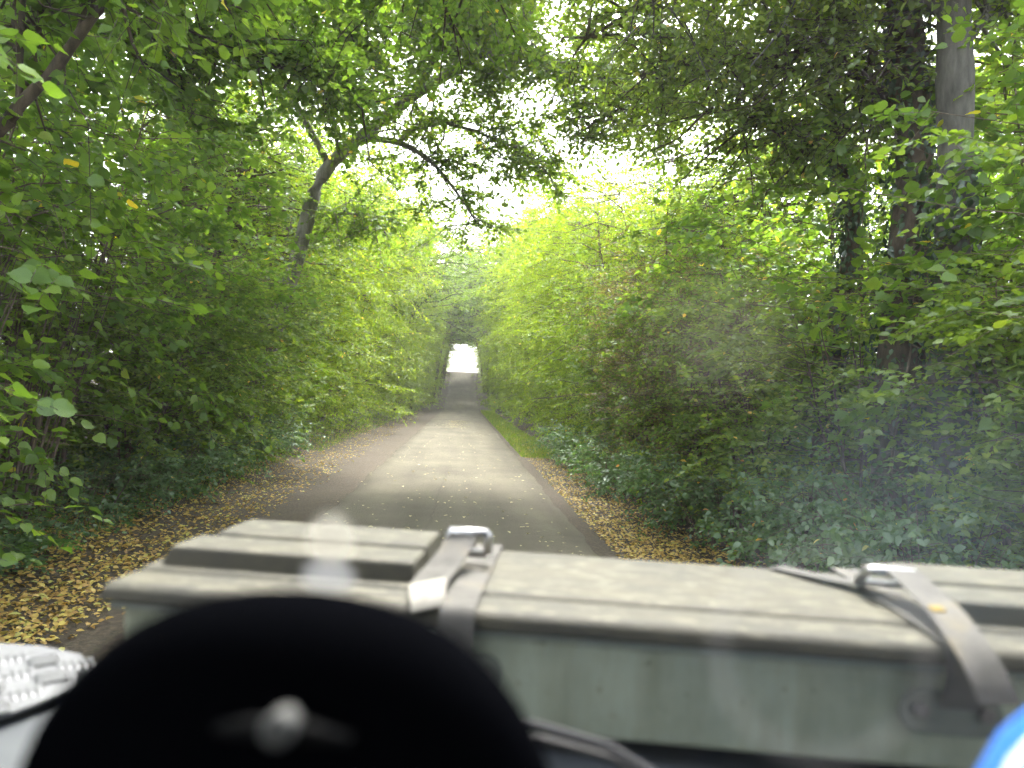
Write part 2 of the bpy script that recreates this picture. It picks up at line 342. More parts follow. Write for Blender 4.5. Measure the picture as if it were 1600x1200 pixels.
def road_z(x, y):
    u = np.clip((x+1.80)/3.43, 0, 1); return lane_h(y) + 0.03*(1-(2*u-1)**2)

# ------------------------------------------------------------------ leaves
def T_round():      # broad hazel leaf: notched base, toothed rim, drawn-out tip, folded along the midrib
    o = [(0, .04), (.20, -.02), (.38, .12), (.47, .36), (.41, .56), (.37, .60), (.22, .82), (.10, .88), (0, 1.06)]
    wv = [0, .02, .0, .05, -.01, .03, -.02, .02, 0]
    v = [(x, y, 0.22*x + w - 0.22*(y-.35)**2) for (x, y), w in zip(o, wv)]
    v += [(-x, y, 0.17*x - w*.8 - 0.22*(y-.35)**2) for (x, y), w in zip(o[1:-1], wv[1:-1])]
    n = len(o); v.append((0, .45, -0.02)); m = len(v)-1
    ring = list(range(n)) + list(range(2*n-3, n-1, -1))
    return np.array(v), np.array([(ring[i], ring[(i+1) % len(ring)], m) for i in range(len(ring))])
def T_oval(w=.30):
    v = [(0, 0, 0), (w, .32, .07), (w*.85, .66, .05), (0, 1, -.10), (-w*.85, .66, .05), (-w, .32, .07), (0, .5, -.01)]
    return np.array(v), np.array([(0, 1, 6), (1, 2, 6), (2, 3, 6), (3, 4, 6), (4, 5, 6), (5, 0, 6)])
def T_kite(w=.33):
    v = [(0, 0, 0), (w, .45, .08), (0, 1, -.08), (-w, .45, .08)]
    return np.array(v), np.array([(0, 1, 2), (0, 2, 3)])
def T_lobed():      # maple-like leaf
    o = [(0, 0), (.14, .10), (.46, .08), (.36, .30), (.58, .52), (.30, .56), (.20, .72), (0, 1.0)]
    v = [(x, y, 0.12*x - 0.12*(y-.4)**2) for x, y in o]
    v += [(-x, y, z) for (x, y, z) in v[1:-1]]
    v.append((0, .4, -0.02)); m = len(v)-1
    ring = [0, 1, 2, 3, 4, 5, 6, 7, 13, 12, 11, 10, 9, 8]
    return np.array(v), np.array([(ring[i], ring[(i+1) % 14], m) for i in range(14)])
def T_oak():
    v = [(0, 0, 0), (.16, .25, .03), (.34, .45, .07), (.20, .56, .03), (.30, .78, .04), (0, 1, -.08), (-.30, .78, .04), (-.20, .56, .03), (-.34, .45, .07), (-.16, .25, .03)]
    return np.array(v), np.array([(0, 1, 9), (1, 2, 3), (1, 3, 7), (1, 7, 9), (9, 7, 8), (3, 4, 5), (3, 5, 7), (7, 5, 6)])
TPL = {'round': T_round(), 'oval': T_oval(), 'kite': T_kite(), 'lobed': T_lobed(), 'oak': T_oak(), 'thin': T_oval(.2)}
def unit(a): return a/np.maximum(np.linalg.norm(a, axis=-1, keepdims=True), 1e-9)
def leaf_frames(d, n):
    d = unit(d); x = unit(np.cross(d, n)); return x, d, np.cross(x, d)
def leaves_mesh(name, pos, d, n, size, tint, tpl, mat):
    tv, tf = TPL[tpl]; x, y, z = leaf_frames(d, n)
    v = pos[:, None, :] + size[:, None, None]*(tv[None, :, 0, None]*x[:, None] + tv[None, :, 1, None]*y[:, None] + tv[None, :, 2, None]*z[:, None])
    f = tf[None] + (np.arange(len(pos))*len(tv))[:, None, None]
    return mesh_np(name, v.reshape(-1, 3), f.reshape(-1, 3), mat, np.repeat(tint, len(tv)))
def tubes_np(paths, radii, sides):
    """paths (B,P,3), radii (B,P) -> verts, quads"""
    B, P, _ = paths.shape
    d = np.empty_like(paths); d[:, 1:-1] = paths[:, 2:]-paths[:, :-2]; d[:, 0] = paths[:, 1]-paths[:, 0]; d[:, -1] = paths[:, -1]-paths[:, -2]
    d = unit(d); ref = np.where(np.abs(d[..., 2:3]) > .9, np.array([1., .1, 0]), np.array([0, .1, 1.]))
    u = unit(np.cross(d, ref)); w = np.cross(d, u)
    a = np.linspace(0, 2*np.pi, sides, endpoint=False)
    ring = paths[:, :, None] + radii[:, :, None, None]*(np.cos(a)[None, None, :, None]*u[:, :, None] + np.sin(a)[None, None, :, None]*w[:, :, None])
    v = ring.reshape(-1, 3)
    b, p, k = np.meshgrid(np.arange(B), np.arange(P-1), np.arange(sides), indexing='ij')
    i0 = (b*P+p)*sides; k2 = (k+1) % sides
    q = np.stack([i0+k, i0+k2, i0+sides+k2, i0+sides+k], -1).reshape(-1, 4)
    return v, q
def join_tubes(name, parts, mat):
    vs_, qs, o = [], [], 0
    for v, q in parts: vs_.append(v); qs.append(q+o); o += len(v)
    return mesh_np(name, np.vstack(vs_), np.vstack(qs), mat, smooth=True)
def sprays(p, d, L, K, size, flat=0.75, droop=0.25, r=rng, tip=True):
    """K leaves set alternately along each twig; returns leaf arrays and twig paths"""
    T = len(p); d = unit(d)
    up = np.array([0, 0, 1.]); side = unit(np.cross(d, up) + 1e-6)
    k = np.arange(K); t = (k+0.6)/K
    L = np.asarray(L)[:, None]
    along = L*t[None, :]
    pos = p[:, None] + d[:, None]*along[..., None]; pos[..., 2] -= droop*along*t[None, :]
    sg = np.where(k % 2 == 0, 1.0, -1.0)[None, :, None]
    end = (t > 1-1.2/K)[None, :, None]
    ld = d[:, None]*np.where(end, 1.0, .55) + side[:, None]*sg*np.where(end, .1, .9) + r.normal(0, .28, (T, K, 3)); ld[..., 2] -= .18
    nn = up*flat + r.normal(0, .38, (T, K, 3)) + (1-flat)*d[:, None]
    sz = size*r.uniform(.55, 1.15, (T, K)); tn = np.clip(r.beta(2.2, 2.2, (T, K))*.8 + r.uniform(-.14, .24, (T, 1)), 0, .94)
    yl = r.random((T, K)) < .005; tn[yl] = r.uniform(.965, 1, yl.sum())
    tt = np.array([0, .5, 1.])
    tp = p[:, None] + d[:, None]*(L*tt)[..., None]; tp[..., 2] -= droop*(L*tt)*tt
    return pos.reshape(-1, 3), ld.reshape(-1, 3), nn.reshape(-1, 3), sz.ravel(), tn.ravel(), tp
def shrub(name, seed, H, rad, n_stem, n_br, n_tw, K, lsize, tpl, mat, low=0.12, twL=.45, lean=0.3, flat=.75, droop=.25, stem_r=.03, br_len=.55, upw=.35, twig_sides=3, stem_mat='bark_stem', shape='vase', raw=False):
    """many-stemmed shrub or hedge tree: stems, branches off the stems, twigs off the branches, leaves along the twigs"""
    r = np.random.default_rng(seed)
    S = n_stem; P = 7; t = np.linspace(0, 1, P)
    a = r.uniform(0, 2*np.pi, S); rr = rad*.55*np.sqrt(r.random(S)) + .05
    base = np.stack([np.cos(a), np.sin(a), 0*a], 1)*(rr*lean)[:, None]
    out = np.stack([np.cos(a), np.sin(a), 0*a], 1)
    hh = H*r.uniform(.72, 1.0, S)
    stems = base[:, None] + out[:, None]*(rr[:, None]*(t**1.3))[..., None] + np.array([0, 0, 1.])*(hh[:, None]*t)[..., None]
    stems[:, 1:, :2] += np.cumsum(r.normal(0, .035*H/P*1.6, (S, P-1, 2)), 1)
    srad = stem_r*r.uniform(.6, 1.2, S)[:, None]*(1-.85*t)[None]
    # branches
    B = n_br; si = r.integers(0, S, B); u = low + (1-low)*r.random(B)**.85
    f = u*(P-1); i = np.minimum(f.astype(int), P-2); fr = (f-i)[:, None]
    bp = stems[si, i]*(1-fr) + stems[si, i+1]*fr
    ang = r.uniform(0, 2*np.pi, B); bo = unit(out[si]*.7 + np.stack([np.cos(ang), np.sin(ang), 0*ang], 1))
    bd = unit(bo + np.array([0, 0, 1.])*(upw + r.normal(0, .25, B))[:, None])
    if shape == 'vase': taper = np.clip(1.15-.75*np.abs(u-.55)/.5, .35, 1.1)
    elif shape == 'tall': taper = np.clip(1.1-.7*u, .4, 1.0)
    else: taper = np.ones(B)
    bl = rad*br_len*r.uniform(.5, 1.25, B)*taper*2
    tb = np.array([0, .35, .7, 1.])
    br = bp[:, None] + bd[:, None]*(bl[:, None]*tb)[..., None]; br[..., 2] -= (.22*bl[:, None]*tb**2)
    br[:, 1:] += r.normal(0, .05, (B, 3, 3))*bl[:, None, None]
    brr = (stem_r*.32*r.uniform(.6, 1.1, B))[:, None]*(1-.8*tb)[None]
    # twigs
    W = n_tw; bi = r.integers(0, B, W); v = .2+.8*r.random(W)**.75; f = v*3; i = np.minimum(f.astype(int), 2); fr = (f-i)[:, None]
    tp = br[bi, i]*(1-fr) + br[bi, i+1]*fr
    td = unit(unit(br[bi, 3]-br[bi, 0])*.8 + r.normal(0, .6, (W, 3))*np.array([1, 1, .55]))
    pos, ld, nn, sz, tn, twp = sprays(tp, td, twL*r.uniform(.55, 1.3, W), K, lsize, flat, droop, r)
    keep = pos[:, 2] > .06
    tubes = [tubes_np(stems, np.maximum(srad, .003), 6), tubes_np(br, np.maximum(brr, .002), 4)]
    if twig_sides: tubes.append(tubes_np(twp, np.tile(np.array([.0035, .0025, .0012])*(stem_r/.03)**.3, (W, 1)), twig_sides))
    sm = join_tubes(name+'_stems', tubes, stem_mat)
    if raw: return sm, (pos[keep], ld[keep], nn[keep], sz[keep], tn[keep])
    return sm, leaves_mesh(name+'_crown', pos[keep], ld[keep], nn[keep], sz[keep], tn[keep], tpl, mat)
def place(name, meshes, x, y, label, cat, group, rz=None, s=1.0, sz=None, dz=-0.05, part=('stems', 'crown')):
    o = empty(name, (x, y, float(ground_h(x, y))+dz), random.uniform(0, 6.28) if rz is None else rz)
    o.scale = (s, s, sz if sz else s)
    for pn, me in zip(part, meshes): mobj(pn, me, o)
    tag(o, label, cat, group); return o

hazel = [shrub('hazel', 10+i, 5.2, 1.9, 14, 180, 950, 7, .115, 'round', 'hazel_leaf', twL=.55, stem_r=.028, low=.08) for i in range(3)]
small = [shrub('small', 20+i, 3.6, 1.5, 12, 240, 1700, 9, .082, 'oval', 'shrub_leaf', twL=.34, stem_r=.022, low=.02, shape='full', br_len=.5, twig_sides=0) for i in range(3)]
beech = [shrub('beech', 30+i, 7.5, 2.3, 7, 250, 5200, 10, .082, 'kite', 'beech_leaf', twL=.55, stem_r=.06, low=.02, shape='full', br_len=.5, upw=.25, twig_sides=0) for i in range(3)]
tall = [shrub('tall', 40+i, 11.0, 2.9, 4, 280, 3300, 8, .14, 'kite', 'oak_leaf', twL=.7, stem_r=.15, low=.2, shape='vase', br_len=.6, stem_mat='bark_brown', twig_sides=0) for i in range(3)]
arch = [shrub('arch', 60+i, 11.5, 3.1, 4, 260, 3000, 8, .15, 'kite', 'oak_leaf', twL=.7, stem_r=.15, low=.44, shape='full', br_len=.55, upw=.45, droop=.15, stem_mat='bark_brown', twig_sides=0) for i in range(2)]
twiggy = [shrub('twiggy', 70+i, 4.2, 1.4, 16, 260, 1300, 8, .06, 'oval', 'olive_leaf', twL=.42, stem_r=.02, low=.03, shape='full', br_len=.5, upw=.5) for i in range(1)]
bramble = [shrub('bramble', 50+i, 1.0, 1.1, 14, 120, 800, 5, .078, 'oval', 'bramble_leaf', twL=.28, stem_r=.008, low=.05, shape='full', br_len=.35, lean=.8, upw=.1, twig_sides=0) for i in range(2)]

ORD = ['nearest', 'second', 'third', 'fourth', 'fifth', 'sixth', 'seventh', 'eighth', 'ninth', 'tenth', 'eleventh', 'twelfth', 'thirteenth', 'fourteenth', 'fifteenth', 'sixteenth', 'seventeenth', 'eighteenth', 'nineteenth', 'twentieth']
def nth(i): return ORD[i] if i else 'first'

# left front row: hazels near, small-leaved shrubs between them, beech further on
cnt = {}
def row(kind, variants, name, cat, group, text, spots):
    for (x, y, s, sz) in spots:
        i = cnt.get((kind, group), 0); cnt[(kind, group)] = i+1
        place(name, variants[i % len(variants)], x, y, text % nth(i), cat, group, s=s, sz=sz)
row('hazel', hazel, 'hazel_shrub', 'shrub', 'hazels along the left verge', 'broad-leaved hazel shrub on the left verge, %s counting from the vehicle',
    [(-4.9, 6.3, 1.0, 1.15), (-5.3, 9.3, 1.0, 1.15), (-5.3, 12.6, 1.0, 1.1), (-5.9, 3.0, 1.0, 1.2)])
row('small', small, 'small_leaved_shrub', 'shrub', 'small-leaved shrubs in the left hedge', 'dense small-leaved green shrub in the left hedge, %s counting from the vehicle',
    [(-5.6, 8.4, .9, .9), (-4.9, 10.9, 1.0, 1.0), (-4.9, 13.4, 1.1, 1.15), (-5.1, 15.8, 1.1, 1.3), (-5.8, 18.6, 1.15, 1.25), (-5.9, 21.4, 1.2, 1.3)])
row('beech', beech, 'beech_tree', 'tree', 'beeches in the left hedge', 'bright yellow-green beech in the left hedge, %s counting from the vehicle',
    [(-6.2, 20.2, 1.1, 1.25), (-6.3, 24.4, 1.25, 1.45), (-6.2, 28.8, 1.3, 1.6), (-6.1, 33.5, 1.35, 1.7), (-6.1, 38.5, 1.4, 1.75), (-6.0, 44, 1.4, 1.8), (-6.0, 50, 1.3, 1.5), (-5.8, 56, 1.3, 1.5), (-5.6, 62, 1.3, 1.5), (-5.4, 67, 1.25, 1.4)])
row('tall', tall, 'oak_tree', 'tree', 'tall oaks behind the left hedge', 'tall dark green oak behind the left hedge, %s counting from the vehicle',
    [(-9.4, 12.5, .85, .85), (-7.6, 18.5, .95, .95), (-7.4, 23.5, 1.0, 1.0), (-9.6, 28, 1, 1.05), (-9.6, 40, 1.05, 1.15)])
# right side
row('small', small, 'small_leaved_shrub', 'shrub', 'small-leaved shrubs in the right hedge', 'dense small-leaved dark shrub in the right hedge, %s counting from the vehicle',
    [(4.9, 4.6, 1.0, .9), (4.6, 7.6, 1.0, .95), (4.4, 10.2, 1.0, 1.05), (4.6, 13.4, 1.05, 1.25), (4.4, 17.4, 1.15, 1.5)])
row('twiggy', twiggy, 'twiggy_shrub', 'shrub', 'olive shrubs in the right hedge', 'thin olive-brown twiggy shrub in the right hedge, %s counting from the vehicle',
    [(4.25, 11.8, .95, 1.0), (4.2, 14.6, 1.05, 1.15)])
row('beech', beech, 'beech_tree', 'tree', 'beeches in the right hedge', 'bright yellow-green beech in the right hedge, %s counting from the vehicle',
    [(5.3, 17.4, .95, 1.0), (5.2, 21.0, 1.1, 1.2), (5.2, 25.0, 1.15, 1.35), (5.2, 29.4, 1.2, 1.5), (5.2, 34.2, 1.25, 1.6), (5.2, 39.5, 1.3, 1.65), (5.2, 45, 1.3, 1.7), (5.1, 51, 1.2, 1.5), (5.0, 57, 1.2, 1.5), (5.0, 63, 1.2, 1.4)])
row('hazel', hazel, 'hazel_shrub', 'shrub', 'hazels in the right hedge', 'broad-leaved hazel shrub in the right hedge, %s counting from the vehicle',
    [(6.0, 6.2, 1.0, 1.1), (5.6, 9.4, 1.0, 1.1), (5.6, 12.4, 1.0, 1.15)])
row('tall', tall, 'oak_tree', 'tree', 'tall oaks behind the right hedge', 'tall dark green oak behind the right hedge, %s counting from the vehicle',
    [(9.6, 10.0, .8, .8), (8.2, 15.8, .85, .85), (8.4, 24, .95, .95), (8.4, 36, 1, 1.1)])
row('back', small, 'small_leaved_shrub', 'shrub', 'shrubs at the back of the hedges', 'shaded small-leaved shrub deep at the back of the hedges, %s counting from the vehicle',
    [(6.9, 6.2, 1.2, 1.1), (6.7, 9.0, 1.2, 1.1), (6.6, 12.0, 1.2, 1.2), (-7.0, 5.0, 1.2, 1.2), (-7.1, 8.2, 1.2, 1.2), (-7.2, 11.6, 1.2, 1.2)])
# the tunnel on the slope: trees that close over the lane
row('tun', beech, 'beech_tree', 'tree', 'beeches of the tunnel on the left', 'beech on the left of the dark leafy tunnel, %s going up the slope',
    [(-5.1, 72, 1.1, 1.2), (-4.9, 77.5, 1.05, 1.1), (-4.8, 83, 1.05, 1.1), (-4.7, 88.5, 1.0, 1.05), (-4.4, 94, 1.0, 1.0), (-4.1, 100, 1.0, 1.0), (-3.8, 105, .8, 1.0)])
row('tun', beech, 'beech_tree', 'tree', 'beeches of the tunnel on the right', 'beech on the right of the dark leafy tunnel, %s going up the slope',
    [(4.9, 69, 1.1, 1.2), (4.7, 74.5, 1.05, 1.1), (4.6, 80, 1.05, 1.1), (4.5, 86, 1.0, 1.05), (4.3, 92, 1.0, 1.0), (4.0, 98, 1.0, 1.0), (3.8, 106, .8, 1.0)])
row('tunt', arch, 'oak_tree', 'tree', 'oaks arching over the tunnel', 'tall oak whose crown closes over the leafy tunnel, %s going up the slope',
    [(-3.6, 72, 1.4, 1.5), (3.3, 75, 1.4, 1.5), (-3.3, 80, 1.35, 1.35), (3.2, 84, 1.35, 1.2), (-3.2, 89, 1.35, 1.15), (3.2, 94, 1.3, 1.1), (-3.0, 101, 1.2, 1.0), (3.0, 103, 1.2, 1.0)])
row('reach', arch, 'oak_tree', 'tree', 'oaks reaching over the middle of the lane', 'oak leaning its crown over the lane beyond the bright gap, %s counting from the vehicle',
    [(-5.2, 48, 1.3, 1.35), (4.9, 53, 1.25, 1.35), (-4.4, 60, 1.5, 1.6), (3.9, 65, 1.5, 1.65)])
# brambles and low growth at the hedge feet
row('bram', bramble, 'bramble_bush', 'bush', 'low brambles at the foot of the left hedge', 'low leafy bramble at the foot of the left hedge, %s counting from the vehicle',
    [(-4.3, 4.6, .8, .6), (-4.3, 6.6, .8, .55), (-4.4, 8.6, .85, .8), (-4.45, 10.4, .9, .8), (-4.5, 12.4, .9, .9), (-4.6, 14.8, .9, .9), (-4.7, 17.6, 1, 1)])
row('bram', bramble, 'bramble_bush', 'bush', 'low brambles at the foot of the right hedge', 'low leafy bramble at the foot of the right hedge, %s counting from the vehicle',
    [(3.9, 5.6, .95, 1.2), (3.75, 7.2, .95, 1.2), (3.55, 8.9, .9, 1.1), (3.4, 10.8, .9, 1.0), (3.35, 12.8, .9, 1.0), (3.35, 15.2, .9, 1.0), (3.4, 18, .95, 1.0), (3.4, 21, 1, 1)])

# ------------------------------------------------------------------ individual big-leaved plants next to the lane, each near leaf a part
def project(p):
    q = (cam.matrix_world.inverted() @ Vector(p)); return (800 + 1110*q.x/-q.z, 600 - 1110*q.y/-q.z, -q.z)
LEAFSET = {}
def leaf_mesh_set(tpl, mat):
    if (tpl, mat) not in LEAFSET:
        tv, tf = TPL[tpl]
        LEAFSET[(tpl, mat)] = [mesh_np('leaf', tv, tf, mat, np.full(len(tv), t)) for t in (.15, .3, .45, .6, .75, .9, .985)]
    return LEAFSET[(tpl, mat)]
def big_leaved(name, x, y, seed, label, cat, tpl, mat, n_single, **kw):
    sm, (pos, d, nn, sz, tn) = shrub(name, seed, tpl=tpl, mat=mat, raw=True, **kw)
    o = empty(name, (x, y, float(ground_h(x, y))-.05))
    mobj('stems', sm, o); tag(o, label, cat)
    org = np.array(o.location)
    pr = np.array([project(p+org) for p in pos])
    vis = (pr[:, 0] > -20) & (pr[:, 0] < 1620) & (pr[:, 1] > -20) & (pr[:, 1] < 1000) & (pr[:, 2] > .5)
    score = np.where(vis, sz/np.maximum(pr[:, 2], .5), 0)
    near = np.argsort(-score)[:n_single]; rest = np.setdiff1d(np.arange(len(pos)), near)
    cr = mobj('crown', leaves_mesh(name+'_crown', pos[rest], d[rest], nn[rest], sz[rest], tn[rest], tpl, mat), o)
    ms = leaf_mesh_set(tpl, mat); xx, yy, zz = leaf_frames(d[near], nn[near])
    for k, i in enumerate(near):
        me = ms[min(6, int(tn[i]*6.3))] if tn[i] < .955 else ms[6]
        lf = bpy.data.objects.new('leaf', me)
        lf.matrix_local = Matrix(((xx[k][0], yy[k][0], zz[k][0], pos[i][0]), (xx[k][1], yy[k][1], zz[k][1], pos[i][1]), (xx[k][2], yy[k][2], zz[k][2], pos[i][2]), (0, 0, 0, 1))) @ Matrix.Scale(float(sz[i]), 4)
        link(lf, o)
    return o
big_leaved('hazel_bush', -4.3, 4.5, 101, 'overhanging hazel bush with large round leaves at the left edge of the view', 'bush', 'round', 'hazel_leaf', 280,
           H=4.6, rad=1.7, n_stem=18, n_br=90, n_tw=420, K=6, lsize=.108, twL=.55, stem_r=.022, low=.06)
big_leaved('maple_sapling', 4.9, 5.6, 103, 'dark maple sapling with large pointed leaves below the pale trunk', 'sapling', 'lobed', 'hazel_leaf', 220,
           H=4.4, rad=1.4, n_stem=7, n_br=60, n_tw=260, K=6, lsize=.15, twL=.6, stem_r=.03, low=.15)

coppice = shrub('coppice', 301, 3.2, 1.3, 60, 40, 90, 5, .09, 'oval', 'hazel_leaf', twL=.4, stem_r=.016, low=.35, lean=.9, br_len=.3)
place('coppice_stool', coppice, -4.75, 5.6, 'clump of thin bare upright brown stems low in the left hedge, nearer one', 'coppice', 'coppiced stems in the left hedge')
place('coppice_stool', coppice, -4.95, 7.6, 'clump of thin bare upright brown stems low in the left hedge, farther one', 'coppice', 'coppiced stems in the left hedge')
# ------------------------------------------------------------------ the arching oak on the left and the ivy trees on the right
def limb_tree(name, label, cat, trunk, tr_r, limbs, n_br, n_tw, K, lsize, tpl, mat, bmat, seed, br_len=1.3, twL=.55, leaf_from=.35, droop=.25, flat=.7, ivy=None):
    """a tree from measured trunk and limb centre lines; twigs and leaves grow on the outer limbs"""
    r = np.random.default_rng(seed)
    o = empty(name, (trunk[0][0], trunk[0][1], float(ground_h(trunk[0][0], trunk[0][1])))); org = np.array(o.location)
    def tubes(path, r0, r1, sides=10, n=26, rough=.06):
        p = smooth_path(path, n)-org; rr = np.linspace(r0, r1, n)*(1+r.normal(0, rough, n))
        return tubes_np(p[None], rr[None], sides), p
    tv, tp = tubes(trunk, *tr_r); mobj('trunk', join_tubes(name+'_trunk', [tv], bmat), o)
    src = [(tp[int(len(tp)*leaf_from):], 1.0)]
    for (path, r0, r1, wgt) in limbs:
        lv, lp = tubes(path, r0, r1, 8, 18, .08); mobj('limb', join_tubes(name+'_limb', [lv], bmat), o)
        src.append((lp[4:], wgt))
    w = np.array([len(s)*g for s, g in src]); w = w/w.sum()
    ch = r.choice(len(src), n_br, p=w)
    bp = np.array([src[c][0][r.integers(0, len(src[c][0]))] for c in ch])
    bd = unit(r.normal(0, 1, (n_br, 3))*np.array([1, 1, .6]) + np.array([0, 0, .1]))
    bl = br_len*r.uniform(.4, 1.3, n_br); tb = np.array([0, .35, .7, 1.])
    br = bp[:, None] + bd[:, None]*(bl[:, None]*tb)[..., None]; br[..., 2] -= .15*bl[:, None]*tb**2; br[:, 1:] += r.normal(0, .07, (n_br, 3, 3))*bl[:, None, None]
    bv = tubes_np(br, np.tile(np.array([.022, .014, .009, .004]), (n_br, 1))*r.uniform(.6, 1.4, (n_br, 1)), 5)
    bi = r.integers(0, n_br, n_tw); v = .15+.85*r.random(n_tw); f = v*3; i = np.minimum(f.astype(int), 2); fr = (f-i)[:, None]
    wp = br[bi, i]*(1-fr)+br[bi, i+1]*fr; wd = unit(bd[bi]*.6 + r.normal(0, .7, (n_tw, 3))*np.array([1, 1, .6]))
    pos, ld, nn, sz, tn, twp = sprays(wp, wd, twL*r.uniform(.5, 1.3, n_tw), K, lsize, flat, droop, r)
    mobj('branches', join_tubes(name+'_branches', [bv, tubes_np(twp, np.tile(np.array([.004, .003, .0015]), (n_tw, 1)), 3)], bmat), o)
    mobj('crown', leaves_mesh(name+'_crown', pos, ld, nn, sz, tn, tpl, mat), o)
    if ivy:
        lo_, hi_, cnt_, ext = ivy
        u = r.uniform(lo_, hi_, cnt_); f = u*(len(tp)-1); i = np.minimum(f.astype(int), len(tp)-2); fr = (f-i)[:, None]
        c = tp[i]*(1-fr)+tp[i+1]*fr; a = r.uniform(0, 2*np.pi, cnt_); rad = tr_r[0]*(1-u*.4) + ext*r.random(cnt_)**1.5
        nrm = np.stack([np.cos(a), np.sin(a), 0*a+.25], 1)
        mobj('ivy', leaves_mesh(name+'_ivy', c+nrm*rad[:, None], np.stack([r.normal(0, .5, cnt_), r.normal(0, .5, cnt_), -np.ones(cnt_)], 1), nrm+r.normal(0, .3, (cnt_, 3)), r.uniform(.05, .1, cnt_), r.random(cnt_), 'oval', 'ivy_leaf'), o)
    tag(o, label, cat); return o
def far(pts, k=1.27): return [(x*k, y*k, 1.75+(z-1.75)*k) for x, y, z in pts]
limb_tree('leaning_oak', 'leaning oak with bare grey trunk arching from the left across the lane', 'tree',
    [(-5.3, 17.0, -.1)] + far([(-3.65, 13.2, 2.0), (-3.08, 13.0, 4.04), (-2.75, 12.9, 5.4), (-2.05, 12.7, 6.15), (-1.1, 12.4, 6.85), (0.0, 12.0, 7.5), (.85, 11.7, 8.2)]), (.20, .09),
    [(far([(-2.05, 12.7, 6.15), (-1.35, 12.5, 6.05), (-.8, 12.4, 5.75), (-.35, 12.4, 5.3), (.1, 12.4, 4.7)]), .085, .018, .55),
     (far([(-1.35, 12.5, 6.05), (-.9, 12.3, 6.35), (-.3, 12.2, 6.3), (.7, 12.2, 6.0), (1.3, 12.2, 5.6)]), .055, .012, .9),
     (far([(0, 12, 7.5), (.9, 11.6, 7.3), (1.9, 11.4, 7.0), (3.0, 11.2, 6.4)]), .08, .02, 1.6),
     (far([(-1.1, 12.4, 6.85), (-.6, 11.3, 7.3), (-.2, 10.0, 7.4), (.2, 8.6, 7.2)]), .08, .02, 1.5),
     (far([(-2.6, 12.9, 5.7), (-3.2, 11.8, 6.8), (-3.0, 10.2, 7.4), (-2.4, 8.4, 7.3)]), .09, .02, 1.4),
     (far([(-2.9, 13.0, 4.8), (-2.2, 13.6, 5.0), (-1.7, 14.2, 4.9)]), .045, .012, .7),
     (far([(.85, 11.7, 8.2), (.6, 10.2, 8.6), (.9, 8.6, 8.4)]), .07, .02, 1.4),
     (far([(-2.4, 12.8, 5.8), (-2.45, 12.0, 6.6), (-2.2, 11.2, 7.2), (-1.7, 10.4, 7.6)]), .05, .015, 1.8)],
    560, 7900, 7, .125, 'oak', 'oak_leaf', 'bark_grey', 201, br_len=1.5, leaf_from=.62)
limb_tree('overhanging_maple', 'dense maple whose high leafy boughs overhang the lane from the left', 'tree',
    [(-6.3, 8.6, -.1), (-6.2, 8.6, 2.5), (-5.9, 8.7, 4.6), (-5.4, 8.8, 6.4), (-4.6, 9.0, 8.0)], (.17, .08),
    [([(-5.6, 8.7, 5.8), (-4.4, 8.6, 6.9), (-3.0, 8.6, 7.3), (-1.6, 8.7, 7.3), (-.2, 9.0, 7.0)], .08, .02, 1.6),
     ([(-5.5, 8.7, 6.1), (-4.4, 7.4, 7.0), (-3.2, 6.4, 7.2), (-2.0, 5.8, 7.0)], .07, .02, 1.5),
     ([(-5.7, 8.7, 5.4), (-4.4, 9.8, 6.3), (-3.2, 11.0, 6.6), (-2.2, 12.0, 6.6)], .07, .02, 1.3),
     ([(-4.6, 9.0, 8.0), (-3.0, 8.4, 8.6), (-1.2, 8.0, 8.8), (.6, 8.0, 8.5)], .06, .02, 1.2),
     ([(-5.2, 8.9, 6.8), (-4.4, 10.6, 8.0), (-3.5, 12.0, 8.6), (-2.6, 13.4, 8.7)], .06, .02, 1.3)],
    460, 5800, 7, .115, 'lobed', 'hazel_leaf', 'bark_brown', 206, br_len=1.3, leaf_from=.6)
limb_tree('pale_trunk_tree', 'tall tree with smooth pale grey trunk on the right beside an ivy-clad one', 'tree',
    [(4.75, 6.6, -.1), (4.72, 6.6, 2.0), (4.68, 6.6, 4.2), (4.55, 6.6, 6.5), (4.4, 6.6, 9.0)], (.20, .13),
    [([(4.6, 6.6, 5.6), (3.8, 6.9, 6.4), (2.9, 7.4, 6.7), (1.9, 8.0, 6.6)], .06, .018, 1.2), ([(4.5, 6.6, 6.6), (3.6, 6.2, 7.4), (2.6, 6.2, 7.9), (1.4, 6.6, 7.8)], .06, .018, 1.0),
     ([(4.6, 6.6, 5.2), (5.4, 6.9, 6.2), (6.2, 7.2, 6.8)], .05, .015, 1)],
    230, 2100, 7, .10, 'oval', 'shrub_leaf', 'bark_dull', 202, br_len=1.2, leaf_from=.75, ivy=(0, .5, 1600, .14))
limb_tree('ivy_clad_tree', 'dark tree wrapped in ivy standing next to the pale grey trunk', 'tree',
    [(4.75, 7.4, -.1), (4.72, 7.4, 2.5), (4.78, 7.4, 4.6), (4.6, 7.4, 6.0), (4.55, 7.4, 9.0)], (.25, .16),
    [([(4.7, 7.4, 4.8), (4.2, 7.6, 5.6), (3.5, 7.9, 6.0)], .07, .02, 1), ([(4.6, 7.4, 6.0), (3.6, 8.6, 7.0), (2.6, 9.6, 7.4), (1.6, 10.6, 7.2)], .07, .018, 1.4)],
    180, 1700, 7, .10, 'oval', 'shrub_leaf', 'bark_brown', 203, br_len=1.2, leaf_from=.7, ivy=(.0, .95, 2600, .16))
